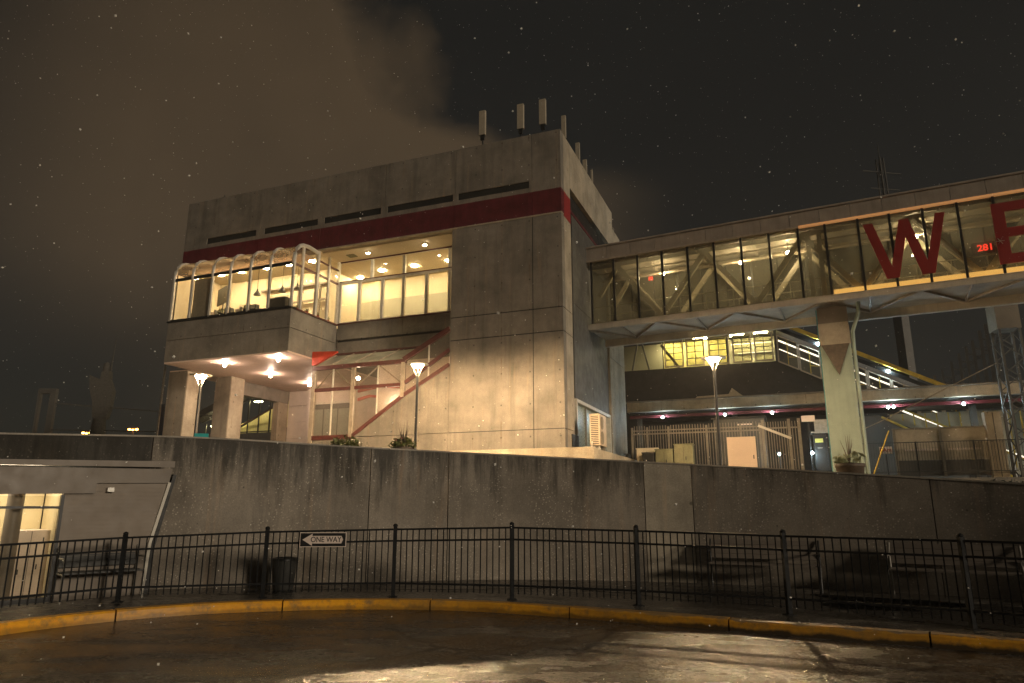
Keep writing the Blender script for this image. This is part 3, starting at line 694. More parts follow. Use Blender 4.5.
for (xx, yy) in [(-10.5,1.0),(-7.3,1.05)]:
    d = P('downlight', MB().lathe([(.13,0),(.13,.05),(.10,.05)],(xx,yy,14.01),14), 'metalwhite')
    P('bulb', MB().lathe([(.09,0),(.08,-.025),(.02,-.04)],(xx,yy,14.01),14), emit('recess_bulb',(1,.82,.55),110), d)
P('ceiling_vent', MB().box(-11.3,-11.75,.9,1.3,14.03,14.058), 'olive')
# ground storey under the bay: piers, side beam, back wall, window
P('pier', MB().box(UL,-20.62,0.0,.5,2.9,8.53).box(-21.2,-20.62,.5,1.1,2.9,8.53), 'conc')
P('pier', MB().box(-20.6,-19.55,2.0,2.5,2.9,8.5).box(-20.3,-19.55,2.5,3.0,2.9,8.5), 'conc')
P('pier_lit_side', MB().box(-20.615,-20.56,.02,1.0,2.9,8.5).box(-19.545,-19.50,2.02,3.0,2.9,8.5), 'conc_light')  # thin paler plates that paint light onto the piers' right sides
P('side_lintel', MB().box(-20.5,-20.1,3.01,7.5,7.75,8.5), 'conc_bay')
P('side_pillar', MB().box(-20.5,-20.1,6.6,7.49,2.9,7.74), 'conc_light')
bw = MB().box(-11.0,-18.3,7.0,7.3,2.9,8.5)
for z in (3.6,4.6,5.6,6.6,7.6): bw.box(-18.32,-20.08,7.5,7.8,z-.985,z)
bw.box(-18.32,-20.08,7.5,7.8,7.615,8.5); P('undercroft_wall', bw, 'pinkwhite')
wn = P('undercroft_window', MB().box(-14.9,-18.0,6.92,7.0,7.5,7.62).box(-17.9,-18.05,6.92,7.0,5.6,7.62).box(-14.9,-15.05,6.92,7.0,5.6,7.62).box(-14.8,-18.1,6.8,7.0,5.5,5.62), 'metalwhite')
P('pane', MB().box(-15.06,-17.89,6.95,6.97,5.63,7.49), 'bluegrey', wn); P('bar', MB().box(-16.0,-16.06,6.93,6.95,5.63,7.49).box(-17.0,-17.06,6.93,6.95,5.63,7.49).box(-15.06,-17.9,6.9,6.95,7.2,7.49), 'grey', wn)
P('undercroft_door', MB().box(-12.6,-14.0,6.93,6.99,2.9,7.2), 'signwhite')
for (xx, yy) in [(-17.12,-1.0),(-13.83,-1.05),(-17.05,2.2),(-16.9,5.3)]:
    d = P('soffit_lamp', MB().tube([(xx,yy,8.52),(xx,yy,8.42)],.05,8), 'metalwhite')
    P('globe', MB().ball((xx,yy,8.37),.07), 'soffitbulb', d)

# stair enclosure in front of the recess
se = thing('stair_enclosure', 'glazed red framed stair enclosure climbing to the tower', 'stair enclosure', BC, BZ)
def Q(name, mb, mat, parent=None): return mb.build(name, M[mat], parent or se)
for u, t in ((-12.5,8.14),(-10.28,8.14),(-7.62,8.2)):
    Q('post', MB().box(u-.09,u+.09,-.06,.1,{-12.5:2.9,-10.28:4.7,-7.62:6.4}[u],t-.2), 'beige')
Q('top_beam', MB().box(-7.5,-12.6,-.05,.1,7.95,8.14), 'darkred')
Q('mid_rail', MB().box(-7.72,-10.18,-.04,.06,6.9,7.06).box(-10.38,-12.4,-.04,.06,6.9,7.06), 'darkred')
Q('bottom_rail', MB().box(-10.2,-12.41,-.05,.08,4.62,4.82).bar((-10.2,.015,4.74),(-7.5,.015,6.52),.14,.16).bar((-7.5,.015,6.52),(-5.30,.015,7.72),.14,.16), 'darkred')
Q('raking_beam', MB().bar((-7.62,.02,8.12),(-5.30,.02,9.36),.16,.22), 'darkred')
Q('raking_rail', MB().bar((-7.53,.02,7.05),(-5.30,.02,8.40),.10,.16), 'darkred')
for q in ((-11.45,-11.38,4.8,7.95),(-8.98,-8.91,5.6,7.95),(-6.36,-6.30,7.1,8.7)): Q('mullion', MB().box(q[0],q[1],-.02,.04,q[2],q[3]), 'metalwhite')
Q('brace', MB().bar((-12.35,.07,7.08),(-11.45,.07,7.94),.05).bar((-11.4,.07,7.94),(-10.4,.07,7.08),.05).bar((-10.15,.07,7.08),(-8.98,.07,7.94),.05).bar((-8.9,.07,7.94),(-7.75,.07,7.08),.05), 'beige')
Q('glass_pane', MB().prism([(-12.4,4.82),(-10.25,4.82),(-7.55,6.6),(-5.32,7.78),(-5.32,9.26),(-7.6,8.0),(-12.4,7.95)], .008, .016), 'glass_stair')
rfm = MB(); rfm.add([(-7.5,.0,8.145),(-12.6,.0,8.145),(-12.6,1.78,9.02),(-7.5,1.78,9.02),(-7.5,.0,8.165),(-12.6,.0,8.165),(-12.6,1.78,9.04),(-7.5,1.78,9.04)],
    [(3,2,1,0),(4,5,6,7),(0,1,5,4),(1,2,6,5),(2,3,7,6),(3,0,4,7)]); Q('roof_glass', rfm, 'glass_roof')
rr = MB()
for u in (-7.55,-8.9,-10.25,-11.5,-12.55): rr.bar((u,.02,8.20),(u,1.76,9.07),.06,.05)
Q('roof_rib', rr, 'beige')
Q('roof_trim', MB().box(-7.4,-12.6,1.70,1.79,9.05,9.14), 'darkred')
Q('red_box', MB().prism([(-12.66,8.2),(-12.66,8.88),(-11.25,8.80),(-11.25,8.74),(-12.5,8.2)], -.06, .06), 'redpaint')
Q('steps', MB().prism([q for k in range(11) for q in ((-10.1+.45*k, 4.0+.30*k),(-10.1+.45*k,4.3+.30*k))] + [(-5.3,7.0),(-5.3,3.5),(-10.1,3.5)], .45, 1.72), 'grey')
Q('back_wall', MB().box(-5.3,-10.0,1.74,1.82,2.9,8.5), 'pinkwhite')
Q('awning', MB().prism([(-12.3,6.95),(-11.6,7.1),(-10.6,7.02),(-10.6,7.12),(-11.6,7.24),(-12.3,7.1)], 3.4, 3.5).prism([(-10.9,7.0),(-9.6,7.18),(-8.6,7.06),(-8.6,7.2),(-9.6,7.34),(-10.9,7.12)], 1.3, 1.4), 'redpaint')
Q('stair_lamp', MB().ball((-8.9,1.45,6.3),.11), 'bulb')
Q('stair_light', MB().ball((-10.9,1.3,7.7),.09), 'bulb')

# low wall, air conditioner, gas meter set
lw = tag(MB().prism([(4.2,-1.95),(-3.0,-1.95)][::-1] + [(4.2,-1.6),(-3.0,-1.6)], 2.0, 2.1, 'z').build('tmp', M['conc_light']), 'x', 'x'); bpy.data.objects.remove(lw)
tag(MB().box(-4.5,1.75,-2.2,-1.9,1.85,3.74).box(1.45,1.75,-1.899,6.5,1.85,3.70).build('low_wall', M['conc_light'], None, .01, BC, BZ), 'low pale concrete wall at the foot of the tower', 'wall')
ac = thing('air_conditioner', 'cream twin fan air conditioner standing by the side window', 'air conditioner', L(.78,.9,2.9), BZ)
MB().box(0,.42,0,1.15,1.15,2.45).build('case', M['ac'], ac, .015)
for k in range(2):
    MB().lathe([(.001,0),(.24,0),(.25,.02),(.27,.02),(.27,0)],n=22).build('fan_grille', M['tan'], ac, loc=(.43,.36+.0*k,1.47+.62*k)).rotation_euler = (0,R(90),0)
gr = MB()
for k in range(16): gr.box(.05,.37,-.01,-.002,1.2+.075*k,1.235+.075*k)
gr.build('side_louvre', M['dark'], ac)
MB().box(.02,.40,.1,.16,0,1.15).build('stand_leg', M['steel'], ac); MB().box(.02,.40,.95,1.01,0,1.15).build('stand_leg', M['steel'], ac)
MB().tube([(.1,-.04,1.3),(.1,-.10,1.1),(.15,-.12,.4),(.3,-.1,.0)],.03,8).build('hose', M['metalwhite'], ac)
gm = thing('pipe_valve_set', 'grey pipe and valve cluster against the rear pilaster', 'pipes', L(.25,9.2,2.9), BZ)
MB().tube([(0,0,0),(0,0,1.2),(0,.5,1.35),(0,1.0,1.2),(0,1.0,0)],.07,8).tube([(0,0,.7),(.4,.2,.8),(.5,.8,.8)],.05,8).build('pipe', M['steel'], gm)
MB().box(-.1,.25,.3,.75,.75,1.2).ball((.3,.1,1.25),.14).ball((.4,.8,.9),.13).build('valve', M['grey'], gm)

# roof antennas
an = thing('antenna', 'pale panel antenna, leftmost on the front roof edge', 'antenna', L(-4.15,.75,18.1), BZ, 'antennas on the roof edge')
MB().box(-.16,.16,-.08,.08,1.0,2.3).build('panel', M['tan'], an, .01)
MB().box(-.09,.09,-.04,.06,.75,1.0).tube([(0,.05,-.3),(0,.05,1.1)],.04,8).build('mount', M['dark'], an)
for (xx,yy,zz,lb) in [(-2.17,.75,18.0,'pale panel antenna, second from the left on the front roof edge'),(-1.06,.75,18.0,'pale panel antenna closest to the front roof corner'),
                   (-.78,3.2,18.6,'pale panel antenna, first along the right roof edge'),(-.78,5.7,18.4,'pale panel antenna, second along the right roof edge'),(-.78,7.1,18.1,'pale panel antenna, third along the right roof edge'),(-.78,8.6,18.2,'thin antenna farthest along the right roof edge')]:
    d = dup(an, L(xx,yy,zz), BZ, lb)
    if yy > 2: d.scale = (.7 if yy < 8 else .3, .8, .95)
tag(MB().box(-.12,.12,-.1,.1,0,.14).tube([(0,0,.1),(0,0,.3)],.03,6).build('roof_vent', M['dark'], None, 0, L(-19.6,.3,18.15), BZ), 'tiny dark vent on the left end of the parapet', 'vent')
# banner pole left of the hall
bp = thing('banner_pole', 'slim pole with a blue banner left of the concrete hall', 'pole', L(-23.9,1.5,1.9), BZ)
MB().tube([(0,0,0),(0,0,7.4)],.06,8).build('pole', M['steel'], bp); MB().box(.08,.42,-.01,.01,3.2,5.2).bar((0,0,5.2),(.45,0,5.2),.03).bar((0,0,3.2),(.45,0,3.2),.03).build('banner', M['blue'], bp)

# ------------------------------------------------------------------ sky bridge
GZ = R(-27); g0 = L(0,4.52)
br = thing('footbridge', 'glazed footbridge with dark fascia and red letters leaving the hall', 'footbridge', g0, GZ)
def G(name, mb, mat, parent=None): return mb.build(name, M[mat], parent or br)
LB = 34.0; X0 = -.25
fa = MB()
k = 0; xx = X0
while xx < LB: fa.box(xx+.006, min(xx+1.18, LB), -.10, .05, 13.36, 13.98); xx += 1.19
G('fascia', fa, 'darkroof')
G('roof', MB().box(X0,LB,-.16,3.1,13.985,14.06).box(X0,LB,.06,2.9,13.3,13.4), 'darkroof')
G('trim', MB().box(X0,9.6,-.13,.02,13.27,13.355), 'beige')
G('glowing_trim', MB().box(9.61,LB,-.13,.02,13.27,13.355), 'trimglow')  # plain trim, made to emit where light falls on it
ms = [.1,1.24,2.43,3.61,4.8,6.0,7.18,8.36,9.54,10.62,11.87,13.03,14.2,15.38,16.57] + [16.57+1.18*k for k in range(1,15)]
for t in ms: G('mullion', MB().box(t-.045,t+.045,-.05,.05,10.1,13.27), 'dark')
for a, b in zip(ms[:-1], ms[1:]): G('glass_pane', MB().box(a+.046,b-.046,.0,.012,10.12,13.26), 'glass_bridge')
gp = MB()
for a, b in zip(ms[:-1], ms[1:]): gp.box(a+.036,b-.036,2.86,2.872,10.12,13.26)
G('rear_glass', gp, 'glass_bridge')
mm = MB()
for t in ms: mm.box(t-.035,t+.035,2.84,2.9,10.1,13.27)
G('rear_mullion', mm, 'dark')
G('deck', MB().box(X0,LB,-.08,2.95,9.98,10.10), 'under')
G('edge_beam', MB().box(X0,LB,-.11,.06,9.86,9.978).box(X0,LB,2.72,2.95,9.62,9.978).box(X0,LB,-.11,.0,10.101,10.13), 'under')
db = MB(); t = -.3
while t < LB:
    db.bar((t,.1,9.92),(t+1.75,2.7,9.92),.10,.10).bar((t+3.5,.1,9.92),(t+1.75,2.7,9.92),.10,.10).bar((t+1.75,.1,9.93),(t+1.75,2.68,9.93),.08,.08); t += 3.52
G('deck_brace', db, 'beige')
G('glowing_sill', MB().box(10.70,LB,.08,.14,10.12,10.38), 'sillglow')  # sill panel made to emit, in place of the light falling on it
# trusses both sides (W pattern) and their chords
tr = MB(); t = .0
for yy in (.42,2.5):
    tr.box(0,LB,yy-.09,yy+.09,13.0,13.2).box(0,LB,yy-.09,yy+.09,10.12,10.3); t = -.8
    while t < LB-4:
        if t > -.1: tr.bar((t,yy,10.25),(t+2.1,yy,13.05),.17,.22)
        else: tr.bar((.35,yy,11.6),(1.3,yy,13.05),.15,.2)
        tr.bar((t+2.1,yy,13.05),(t+4.2,yy,10.25),.17,.22); t += 4.2
for t in (9.9,10.35): tr.box(t-.09,t+.09,.35,.5,10.3,13.0)
G('truss', tr, 'truss')
hr = MB()
for yy in (.65,2.25):
    hr.tube([(0,yy,11.15),(LB,yy,11.15)],.025,6)
    for k in range(28): hr.tube([(.6+1.2*k,yy,10.1),(.6+1.2*k,yy,11.15)],.02,6)
G('handrail', hr, 'steel')
cbm = MB()
for k in range(14): cbm.bar((.4+2.4*k,.1,13.12),(.4+2.4*k,2.8,13.12),.1,.08)
cbm.tube([(0,1.0,12.95),(LB,1.0,12.95)],.05,6).tube([(0,1.9,12.85),(LB,1.9,12.85)],.08,6)
G('ceiling_pipe', cbm, 'beige')
for (t, y) in [(3.25,1.5),(6.9,1.6),(9.0,1.2),(14.0,1.6),(19.0,1.6),(25,1.6)]:
    d = G('ceiling_lamp', MB().tube([(t,y,13.2),(t,y,12.75)],.02,6), 'dark'); G('bulb', MB().ball((t,y,12.68),.075), 'bridgebulb', d)
G('exit_sign', MB().box(2.55,2.75,1.4,1.45,12.4,12.6), 'redled')
# letters W and E hung inside the glass
Wl = MB(); 
def stroke(mb, p, q, w, y0=-.12, y1=-.045):
    (x0,z0),(x1,z1) = p, q; mb.prism([(x0-w/2,z0),(x0+w/2,z0),(x1+w/2,z1),(x1-w/2,z1)], y0, y1)
stroke(Wl,(12.22,12.93),(12.86,10.5),.36,-.120,-.046); stroke(Wl,(12.95,10.5),(13.52,12.9),.34,-.124,-.050); stroke(Wl,(13.50,12.9),(14.10,10.5),.36,-.128,-.054); stroke(Wl,(14.18,10.5),(14.78,12.93),.34,-.132,-.058)
G('letter_w', Wl, 'letter')
G('letter_e', MB().box(16.45,16.85,-.124,-.046,10.5,12.93).box(16.85,18.4,-.12,-.046,10.5,10.86).box(16.85,18.2,-.12,-.046,11.55,11.9).box(16.85,18.4,-.12,-.046,12.57,12.93), 'letter')
ld = G('led_sign', MB().box(15.7,16.60,.3,.34,11.12,11.60), 'greydark')
text_part('digits', '281', .36, M['redled'], ld, (16.14,.29,11.36), (R(90),0,0), .003, 1, .008)
stw = MB()
for k in range(3):
    a = math.pi*k/3; stw.bar((16.56-.14*math.cos(a),-.150-.004*k,11.40-.14*math.sin(a)),(16.56+.14*math.cos(a),-.150-.004*k,11.40+.14*math.sin(a)),.006,.04,up=(0,1,0))
G('asterisk', stw, 'metalwhite', ld)
# bridge pillar
pr = thing('bridge_pillar', 'pale green concrete pillar with pointed head carrying the footbridge', 'pillar', g0, GZ)
MB().box(9.93,11.1,.75,2.0,1.85,8.2).build('shaft', M['green'], pr, .03)
MB().box(9.93,11.1,.74,2.0,8.21,9.14).build('head', M['tan'], pr); MB().box(9.94,11.09,.76,2.0,9.15,9.84).build('neck', M['fascia'], pr)
MB().prism([(9.98,8.2),(11.05,8.2),(10.55,6.9)], .68, .749).build('pointed_flare', M['pot'], pr)
MB().box(9.88,9.925,.9,1.9,1.9,9.8).build('edge_strip', plain('cyan_edge', (.10,.30,.34), .4), pr)
MB().tube([(11.55,.5,9.86),(11.5,.55,9.4),(11.22,.8,8.7),(11.2,.85,8.0),(11.2,.85,1.85)],.075,10).tube([(11.2,.85,2.3),(11.2,.85,2.6)],.10,10).build('drainpipe', M['green'], pr)

# ------------------------------------------------------------------ yard under the bridge
pf = thing('picket_fence', 'tall pale picket fence enclosing the yard under the footbridge', 'fence', BC, BZ)
px_ = [1.63,2.33,3.3,4.99,6.45,7.25]
for x in px_: MB().box(x-.045,x+.045,5.26,5.34,2.9,5.18).build('post', M['palesteel'], pf)
for a, b in zip(px_[:-1], px_[1:]):
    mb = MB().box(a+.046,b-.046,5.28,5.32,4.84,4.90).box(a+.046,b-.046,5.28,5.32,5.0,5.05).box(a+.046,b-.046,5.28,5.32,3.05,3.1); k = max(3, round((b-a)/.125))
    for j in range(1,k): x = a+(b-a)*j/k; mb.box(x-.014,x+.014,5.255,5.279,2.95,5.24)
    mb.build('fence_panel', M['palesteel'], pf)
ga = thing('yard_gate', 'tall picket gate with slanted pale brace beside the bridge pillar', 'gate', BC, BZ)
for x in (7.38,8.45,8.85): MB().box(x-.06,x+.06,5.24,5.36,2.9,5.3).build('post', M['palesteel'], ga)
mb = MB().box(7.45,8.38,5.28,5.32,4.9,4.96).box(7.45,8.38,5.28,5.32,3.1,3.16).box(8.52,8.78,5.28,5.32,4.9,4.96)
for j in range(9): x = 7.5+j*.105; mb.box(x-.015,x+.015,5.255,5.279,2.95,5.2)
for j in range(2): x = 8.58+j*.12; mb.box(x-.015,x+.015,5.255,5.279,2.95,5.2)
mb.build('gate_leaf', M['palesteel'], ga); MB().bar((7.2,5.2,5.05),(8.5,5.2,4.45),.05,.1).build('brace', M['metalwhite'], ga)
bd = thing('door_board', 'plain peach coloured board door standing in the picket fence', 'door', L(6.45,5.1,2.9), BZ)
MB().box(-.6,.6,0,.05,.05,1.68).build('panel', M['peach'], bd, .01); MB().box(.46,.50,-.04,0,.72,.88).build('handle', M['dark'], bd); MB().box(-.66,-.6,0,.06,0,1.72).box(.6,.66,0,.06,0,1.72).build('frame', M['grey'], bd)
def cabinet(nm, label, x0, x1, y, h, mat, d=.6):
    c = thing(nm, label, 'cabinet', L((x0+x1)/2, y, 2.9), BZ); w_ = (x1-x0)/2
    MB().box(-w_,w_,0,d,.06,h).build('body', M[mat], c, .02); MB().box(-w_-.02,w_+.02,-.02,d+.02,h,h+.05).build('lid', M[mat], c); MB().box(-.006,.006,-.006,0,.15,h-.1).box(.08,.11,-.03,0,h*.5,h*.62).build('door_seam', M['dark'], c)
cabinet('utility_cabinet', 'lower olive utility cabinet, left of the taller olive one', 2.88,3.64,4.0,1.12,'olive')
cabinet('utility_cabinet', 'taller olive utility cabinet in front of the picket fence', 3.70,4.50,4.0,1.32,'olive')
cabinet('utility_cabinet', 'small dark cabinet beside the pale block by the fence corner', 2.32,2.84,3.9,.98,'dark')
cabinet('utility_cabinet', 'pale cream block cabinet at the left end of the picket fence', 1.95,2.9,4.5,1.22,'cream',.3)
ks = thing('ticket_kiosk', 'dark grey kiosk with a pale name plate behind the picket fence', 'kiosk', L(6.4,7.6,2.9), BZ)
MB().box(-1.3,1.0,0,1.5,0,2.75).build('body', M['grey'], ks); MB().box(-.2,.45,-.03,0,2.45,2.52).build('name_plate', M['signwhite'], ks); MB().box(-1.4,1.1,-.1,1.6,2.75,2.85).build('roof', M['greydark'], ks)
tm = thing('ticket_machine', 'dark ticket machine with yellow panel beside the bridge pillar', 'ticket machine', L(9.85,6.6,1.9), BZ)
MB().box(-.45,.5,0,.7,1,2.85).build('body', M['dark'], tm, .03); MB().box(-.38,-.05,-.02,0,2.45,2.62).build('panel', plain('yellow_panel', (.55,.5,.12), .4), tm); MB().box(-.3,-.1,-.02,0,2.2,2.23).box(.1,.36,-.02,0,2.2,2.25).build('slot', M['steel'], tm); MB().box(-.5,.55,-.05,.75,2.86,2.93).build('hood', M['steel'], tm)
for nm, lb, x0, x1, z0, z1, mt in [('notice_sign','small peach sign high right of the yard gate',9.0,9.55,5.28,5.55,'peach'),('notice_sign','grey notice sign above the ticket machine',9.5,10.4,4.75,5.35,'steel')]:
    t = thing(nm, lb, 'sign', L((x0+x1)/2,6.5,2.9), BZ)
    MB().box(-(x1-x0)/2,(x1-x0)/2,0,.03,z0-2.9,z1-2.9).build('panel', M[mt], t); MB().box(-.03,.03,.03,.07,0 if x0 > 9.2 else -0.0,z1-2.95).build('post', M['dark'], t)
for (x, lb) in ((7.95,'small bluish lamp low behind the yard gate'),(9.3,'small bluish lamp low beside the ticket machine')):
    t = thing('bollard_lamp', lb, 'lamp', L(x,6.0,2.9), BZ, 'low lamps'); MB().tube([(0,0,0),(0,0,.85)],.05,8).build('post', M['dark'], t); MB().ball((0,-.05,.95),.055).build('bulb', M['tealbulb'], t)

# platform canopy with lamps
pc = thing('platform_canopy', 'long flat platform canopy with red stripe and small bright lamps', 'canopy', BC, BZ)
MB().box(-.4,40,13.9,18.5,7.05,7.6).build('roof', M['conc_light'], pc); MB().box(-.5,40,13.8,18.6,7.61,7.68).build('roof_lip', M['conc'], pc)
MB().box(-.3,40,14.1,14.2,6.68,6.85).build('red_stripe', M['maroon'], pc); MB().box(-.3,40,14.21,18.4,6.9,7.04).build('soffit', M['greydark'], pc)
for x in (.0,5.6,11.2,17.55,24): MB().box(x-.14,x+.14,15.5,15.8,2.9,6.9).build('column', M['grey'], pc)
for x in (1.69,5.19,7.70,13.43,13.68,16.83,20.5): 
    d = MB().box(x-.05,x+.05,13.95,14.08,6.62,6.8).build('lamp', M['dark'], pc); MB().ball((x,13.9,6.66),.065).build('bulb', M['tealbulb'], d)
MB().prism([(3.3,7.69),(6.4,7.69),(6.0,8.0),(5.6,8.35),(5.4,8.0),(3.6,7.95)], 15, 16.5).build('roof_cover', M['tan'], pc)
tag(MB().box(-.2,10.4,18.6,19,2.9,6.88).build('platform_wall', M['greydark'], None, 0, BC, BZ), 'dark wall behind the picket fence under the canopy', 'wall')
# right hand platform building and columns
rb = thing('platform_building', 'grey platform building with slanted glazed stair under the canopy', 'building', BC, BZ)
MB().prism([(11.9,2.9),(17.2,2.9),(17.2,4.6),(13.9,6.3),(13.3,6.6),(11.9,6.6)], 17.0, 17.4).build('wall', M['grey'], rb)
fr_ = MB()
for k in range(12): x = 13.9+.55*k; fr_.bar((x,16.9,6.55-.33*k*.9),(x,16.9,6.6),.06,.06) if 6.55-.33*k*.9 > 2.9 else None
fr_.bar((13.4,16.88,6.5),(19.5,16.88,2.9),.12,.12).bar((14.6,16.88,6.85),(20.5,16.88,3.6),.1,.1); fr_.build('stair_frame', M['yellowtrim'], rb)
MB().bar((14.4,17.6,7.0),(20.4,17.6,3.9),.08,.12).build('stair_tube', M['tube'], rb)
MB().prism([(14,6.5),(20,3.2),(24,3.2),(24,6.8),(14,6.8)], 18.4, 18.5).build('inner_wall', M['greygreen'], rb)
for x in (18.4,19.3,20.6): MB().box(x-.05,x+.05,16.8,16.95,2.9,6.6).build('mullion', M['metalwhite'], rb)
for k, (x, lb) in enumerate(((11.75,'pale column close behind the bridge pillar'),(17.5,'pale square column at the right under the canopy'))):
    c = thing('platform_column', lb, 'column', L(x,11.9,2.9), BZ); w_ = .24 if k == 0 else .33
    MB().box(-w_,w_,0,.5,0,3.1).build('shaft', M['conc_light'], c, .02); MB().box(-.02,.02,-.012,0,.05,3.05).build('groove', M['grey'], c)
nb = thing('notice_board', 'wide two panel notice board in a pale frame', 'notice board', L(15.3,12.2,2.9), BZ)
MB().box(-2.05,-1.93,0,.1,0,2.48).box(1.93,2.05,0,.1,0,2.48).box(-.06,.06,0,.1,.1,2.40).box(-1.93,1.93,0,.1,2.40,2.48).build('frame', M['palesteel'], nb); MB().box(-1.93,1.93,.04,.06,.9,2.4).build('panel', M['tan'], nb); MB().box(-1.93,1.93,.05,.07,.15,.88).build('lower_panel', M['grey'], nb)
for k0, k1 in ((0,17),(22,38)):
    ds = MB().box(-1.6+.085*k0,-1.6+.085*k1,.034,.039,1.36,1.38)
    for k in range(k0, k1): ds.box(-1.6+.085*k,-1.545+.085*k,.02,.036,1.375,1.45)
    ds.build('dotted_line', M['signwhite'], nb)
ps = thing('platform_sign', 'small white sign with dark lettering left of the notice board', 'sign', L(12.88,12.25,2.9), BZ)
MB().box(-.30,.27,0,.03,1.25,1.6).build('plate', M['signwhite'], ps); text_part('lettering', '8Am', .27, M['letter'], ps, (-.02,-.005,1.44), (R(90),0,0), .003, 1, .004)
MB().box(.38,.55,0,.03,1.25,1.6).build('end_plate', M['signwhite'], ps); MB().tube([(0,.06,0),(0,.06,1.6)],.03,6).build('post', M['dark'], ps)
pr2 = thing('platform_railing', 'thin dark railing along the platform edge at right', 'railing', BC, BZ)
mb = MB().box(11.6,26,11.5,11.54,4.6,4.64).box(11.6,26,11.5,11.54,3.2,3.24)
for k in range(120): x = 11.65+.12*k; mb.box(x-.008,x+.008,11.51,11.53,3.2,4.62)
mb.build('railing_panel', M['bench'], pr2)
for x in (11.7,14.1,16.5,18.9,21.3): MB().box(x-.03,x+.03,11.55,11.6,2.9,4.66).build('post', M['bench'], pr2)
hd = thing('hedge', 'dark low hedge above the right end of the retaining wall', 'hedge', BC, BZ); mb = MB(); rnd = random.Random(4)
for k in range(16): leafball(mb, (13.1+.62*k,10.4+rnd.uniform(-.1,.1),2.35+rnd.uniform(-.1,.12)), .55, 120, .09, rnd, .8)
mb.build('foliage', M['hedge'], hd)
mb = MB()
for k in range(16): mb.tube([(13.1+.62*k,10.4,1.85),(13.15+.62*k,10.4,2.5)],.03,5)
mb.build('stems', M['pot'], hd)
tag(MB().tube([(9.6,19.3,1.75),(11.7,21.5,3.9)],.02,6).build('guy_wire', M['yellowtrim'], None), 'thin slanted yellow guy wire right of the bridge pillar', 'wire')
# lattice mast right
def lattice(o, w0, w1, h, step, mat):
    legs = [(-1,-1),(1,-1),(1,1),(-1,1)]
    for sx, sy in legs: MB().bar((sx*w0,sy*w0,0),(sx*w1,sy*w1,h),.10 if w0 > .3 else .05).build('leg', mat, o)
    mb = MB(); z = 0; k = 0
    while z < h-step*.6:
        a = w0+(w1-w0)*z/h; b = w0+(w1-w0)*min(1,(z+step)/h)
        for i in range(4):
            p, q = legs[i], legs[(i+1)%4]
            if k % 2: p, q = q, p
            mb.bar((p[0]*a,p[1]*a,z),(q[0]*b,q[1]*b,z+step),.045 if w0 > .3 else .03)
        z += step; k += 1
    mb.build('lattice', mat, o)
lm = thing('lattice_mast', 'steel lattice mast at the right edge below the footbridge', 'mast', (23.6,32,1.9), R(-15))
lattice(lm, .45,.42, 7.9, .72, M['grey']); MB().box(-.5,.5,-.5,.5,7.9,9.2).build('head_box', M['fascia'], lm)
tag(MB().tube([(22.9,32,8.2),(17.0,32,5.4),(15.8,32,4.9)],.025,6).build('stay_cable', M['beige'], None), 'dark slanted stay cable left of the lattice mast', 'cable')

# upper station concourse and its descending stair, behind
sb_ = thing('concourse', 'upper station concourse with yellow lit windows and a descending glazed stair', 'building', BC, BZ)
def S(name, mb, mat, parent=None): return mb.build(name, M[mat], parent or sb_)
VY = 26.0
S('lower_wall', MB().prism([(-3.5,2.9),(13.5,2.9),(13.5,9.1),(8.1,11.9),(-3.5,11.9)], VY, VY+.3), 'greydark')
S('roof', MB().box(-3.5,8.6,VY-.5,VY+6,14.25,14.6), 'dark')
S('floor', MB().box(-3.5,8.1,VY+.3,VY+5,11.8,11.9), 'grey')
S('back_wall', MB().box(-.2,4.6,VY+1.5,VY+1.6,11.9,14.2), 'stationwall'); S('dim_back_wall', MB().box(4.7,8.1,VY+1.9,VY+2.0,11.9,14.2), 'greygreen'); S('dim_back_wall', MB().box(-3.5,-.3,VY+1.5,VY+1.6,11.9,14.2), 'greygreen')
for x in (.6,2.8,5.5,7.2): S('ceiling_light', MB().box(x-.5,x+.5,VY+.5,VY+.75,14.16,14.22), 'stationpanel')
S('tube_light', MB().box(5.0,8.0,VY+1.2,VY+1.28,13.6,13.64).box(5.4,8.0,VY+1.7,VY+1.76,13.0,13.03), 'tube')
for x0, x1 in ((.1,1.55),(1.75,3.1),(3.4,4.9),(5.15,6.5),(6.7,8.0)):
    f = S('window', MB().box(x0,x0+.1,VY-.05,VY+.1,11.95,14.05).box(x1-.1,x1,VY-.05,VY+.1,11.95,14.05).box(x0+.1,x1-.1,VY-.05,VY+.1,13.95,14.05).box(x0+.1,x1-.1,VY-.05,VY+.1,11.95,12.05), 'beige')
    b_ = MB().box((x0+x1)/2-.03,(x0+x1)/2+.03,VY,VY+.06,12.05,13.95)
    for z in (12.55,13.05,13.5): b_.box(x0+.1,(x0+x1)/2-.031,VY,VY+.06,z-.025,z+.025).box((x0+x1)/2+.031,x1-.1,VY,VY+.06,z-.025,z+.025)
    S('glazing_bar', b_, 'grey', f); S('pane', MB().box(x0+.1,x1-.1,VY+.065,VY+.075,12.05,13.95), 'glass_station', f)
S('truss_brace', MB().bar((-.2,VY+.6,13.9),(1.1,VY+.6,12.0),.18,.2).bar((-1.6,VY-.1,14.1),(-1.1,VY-.1,11.9),.12,.12).bar((-2.4,VY-.1,11.9),(-1.9,VY-.1,14.1),.12,.12), 'grey')
S('stair_back', MB().prism([(8.2,12.0),(19.5,5.9),(19.5,8.2),(8.2,14.2)], VY+3.5, VY+3.6), 'grey')
S('stair_roof', MB().prism([(8.3,14.15),(19.6,8.05),(19.6,8.35),(8.3,14.45)], VY-.2, VY+3.6), 'dark')
S('stair_trim', MB().bar((8.9,VY-.35,14.45),(19.5,VY-.35,8.72),.16,.26), 'yellowtrim')
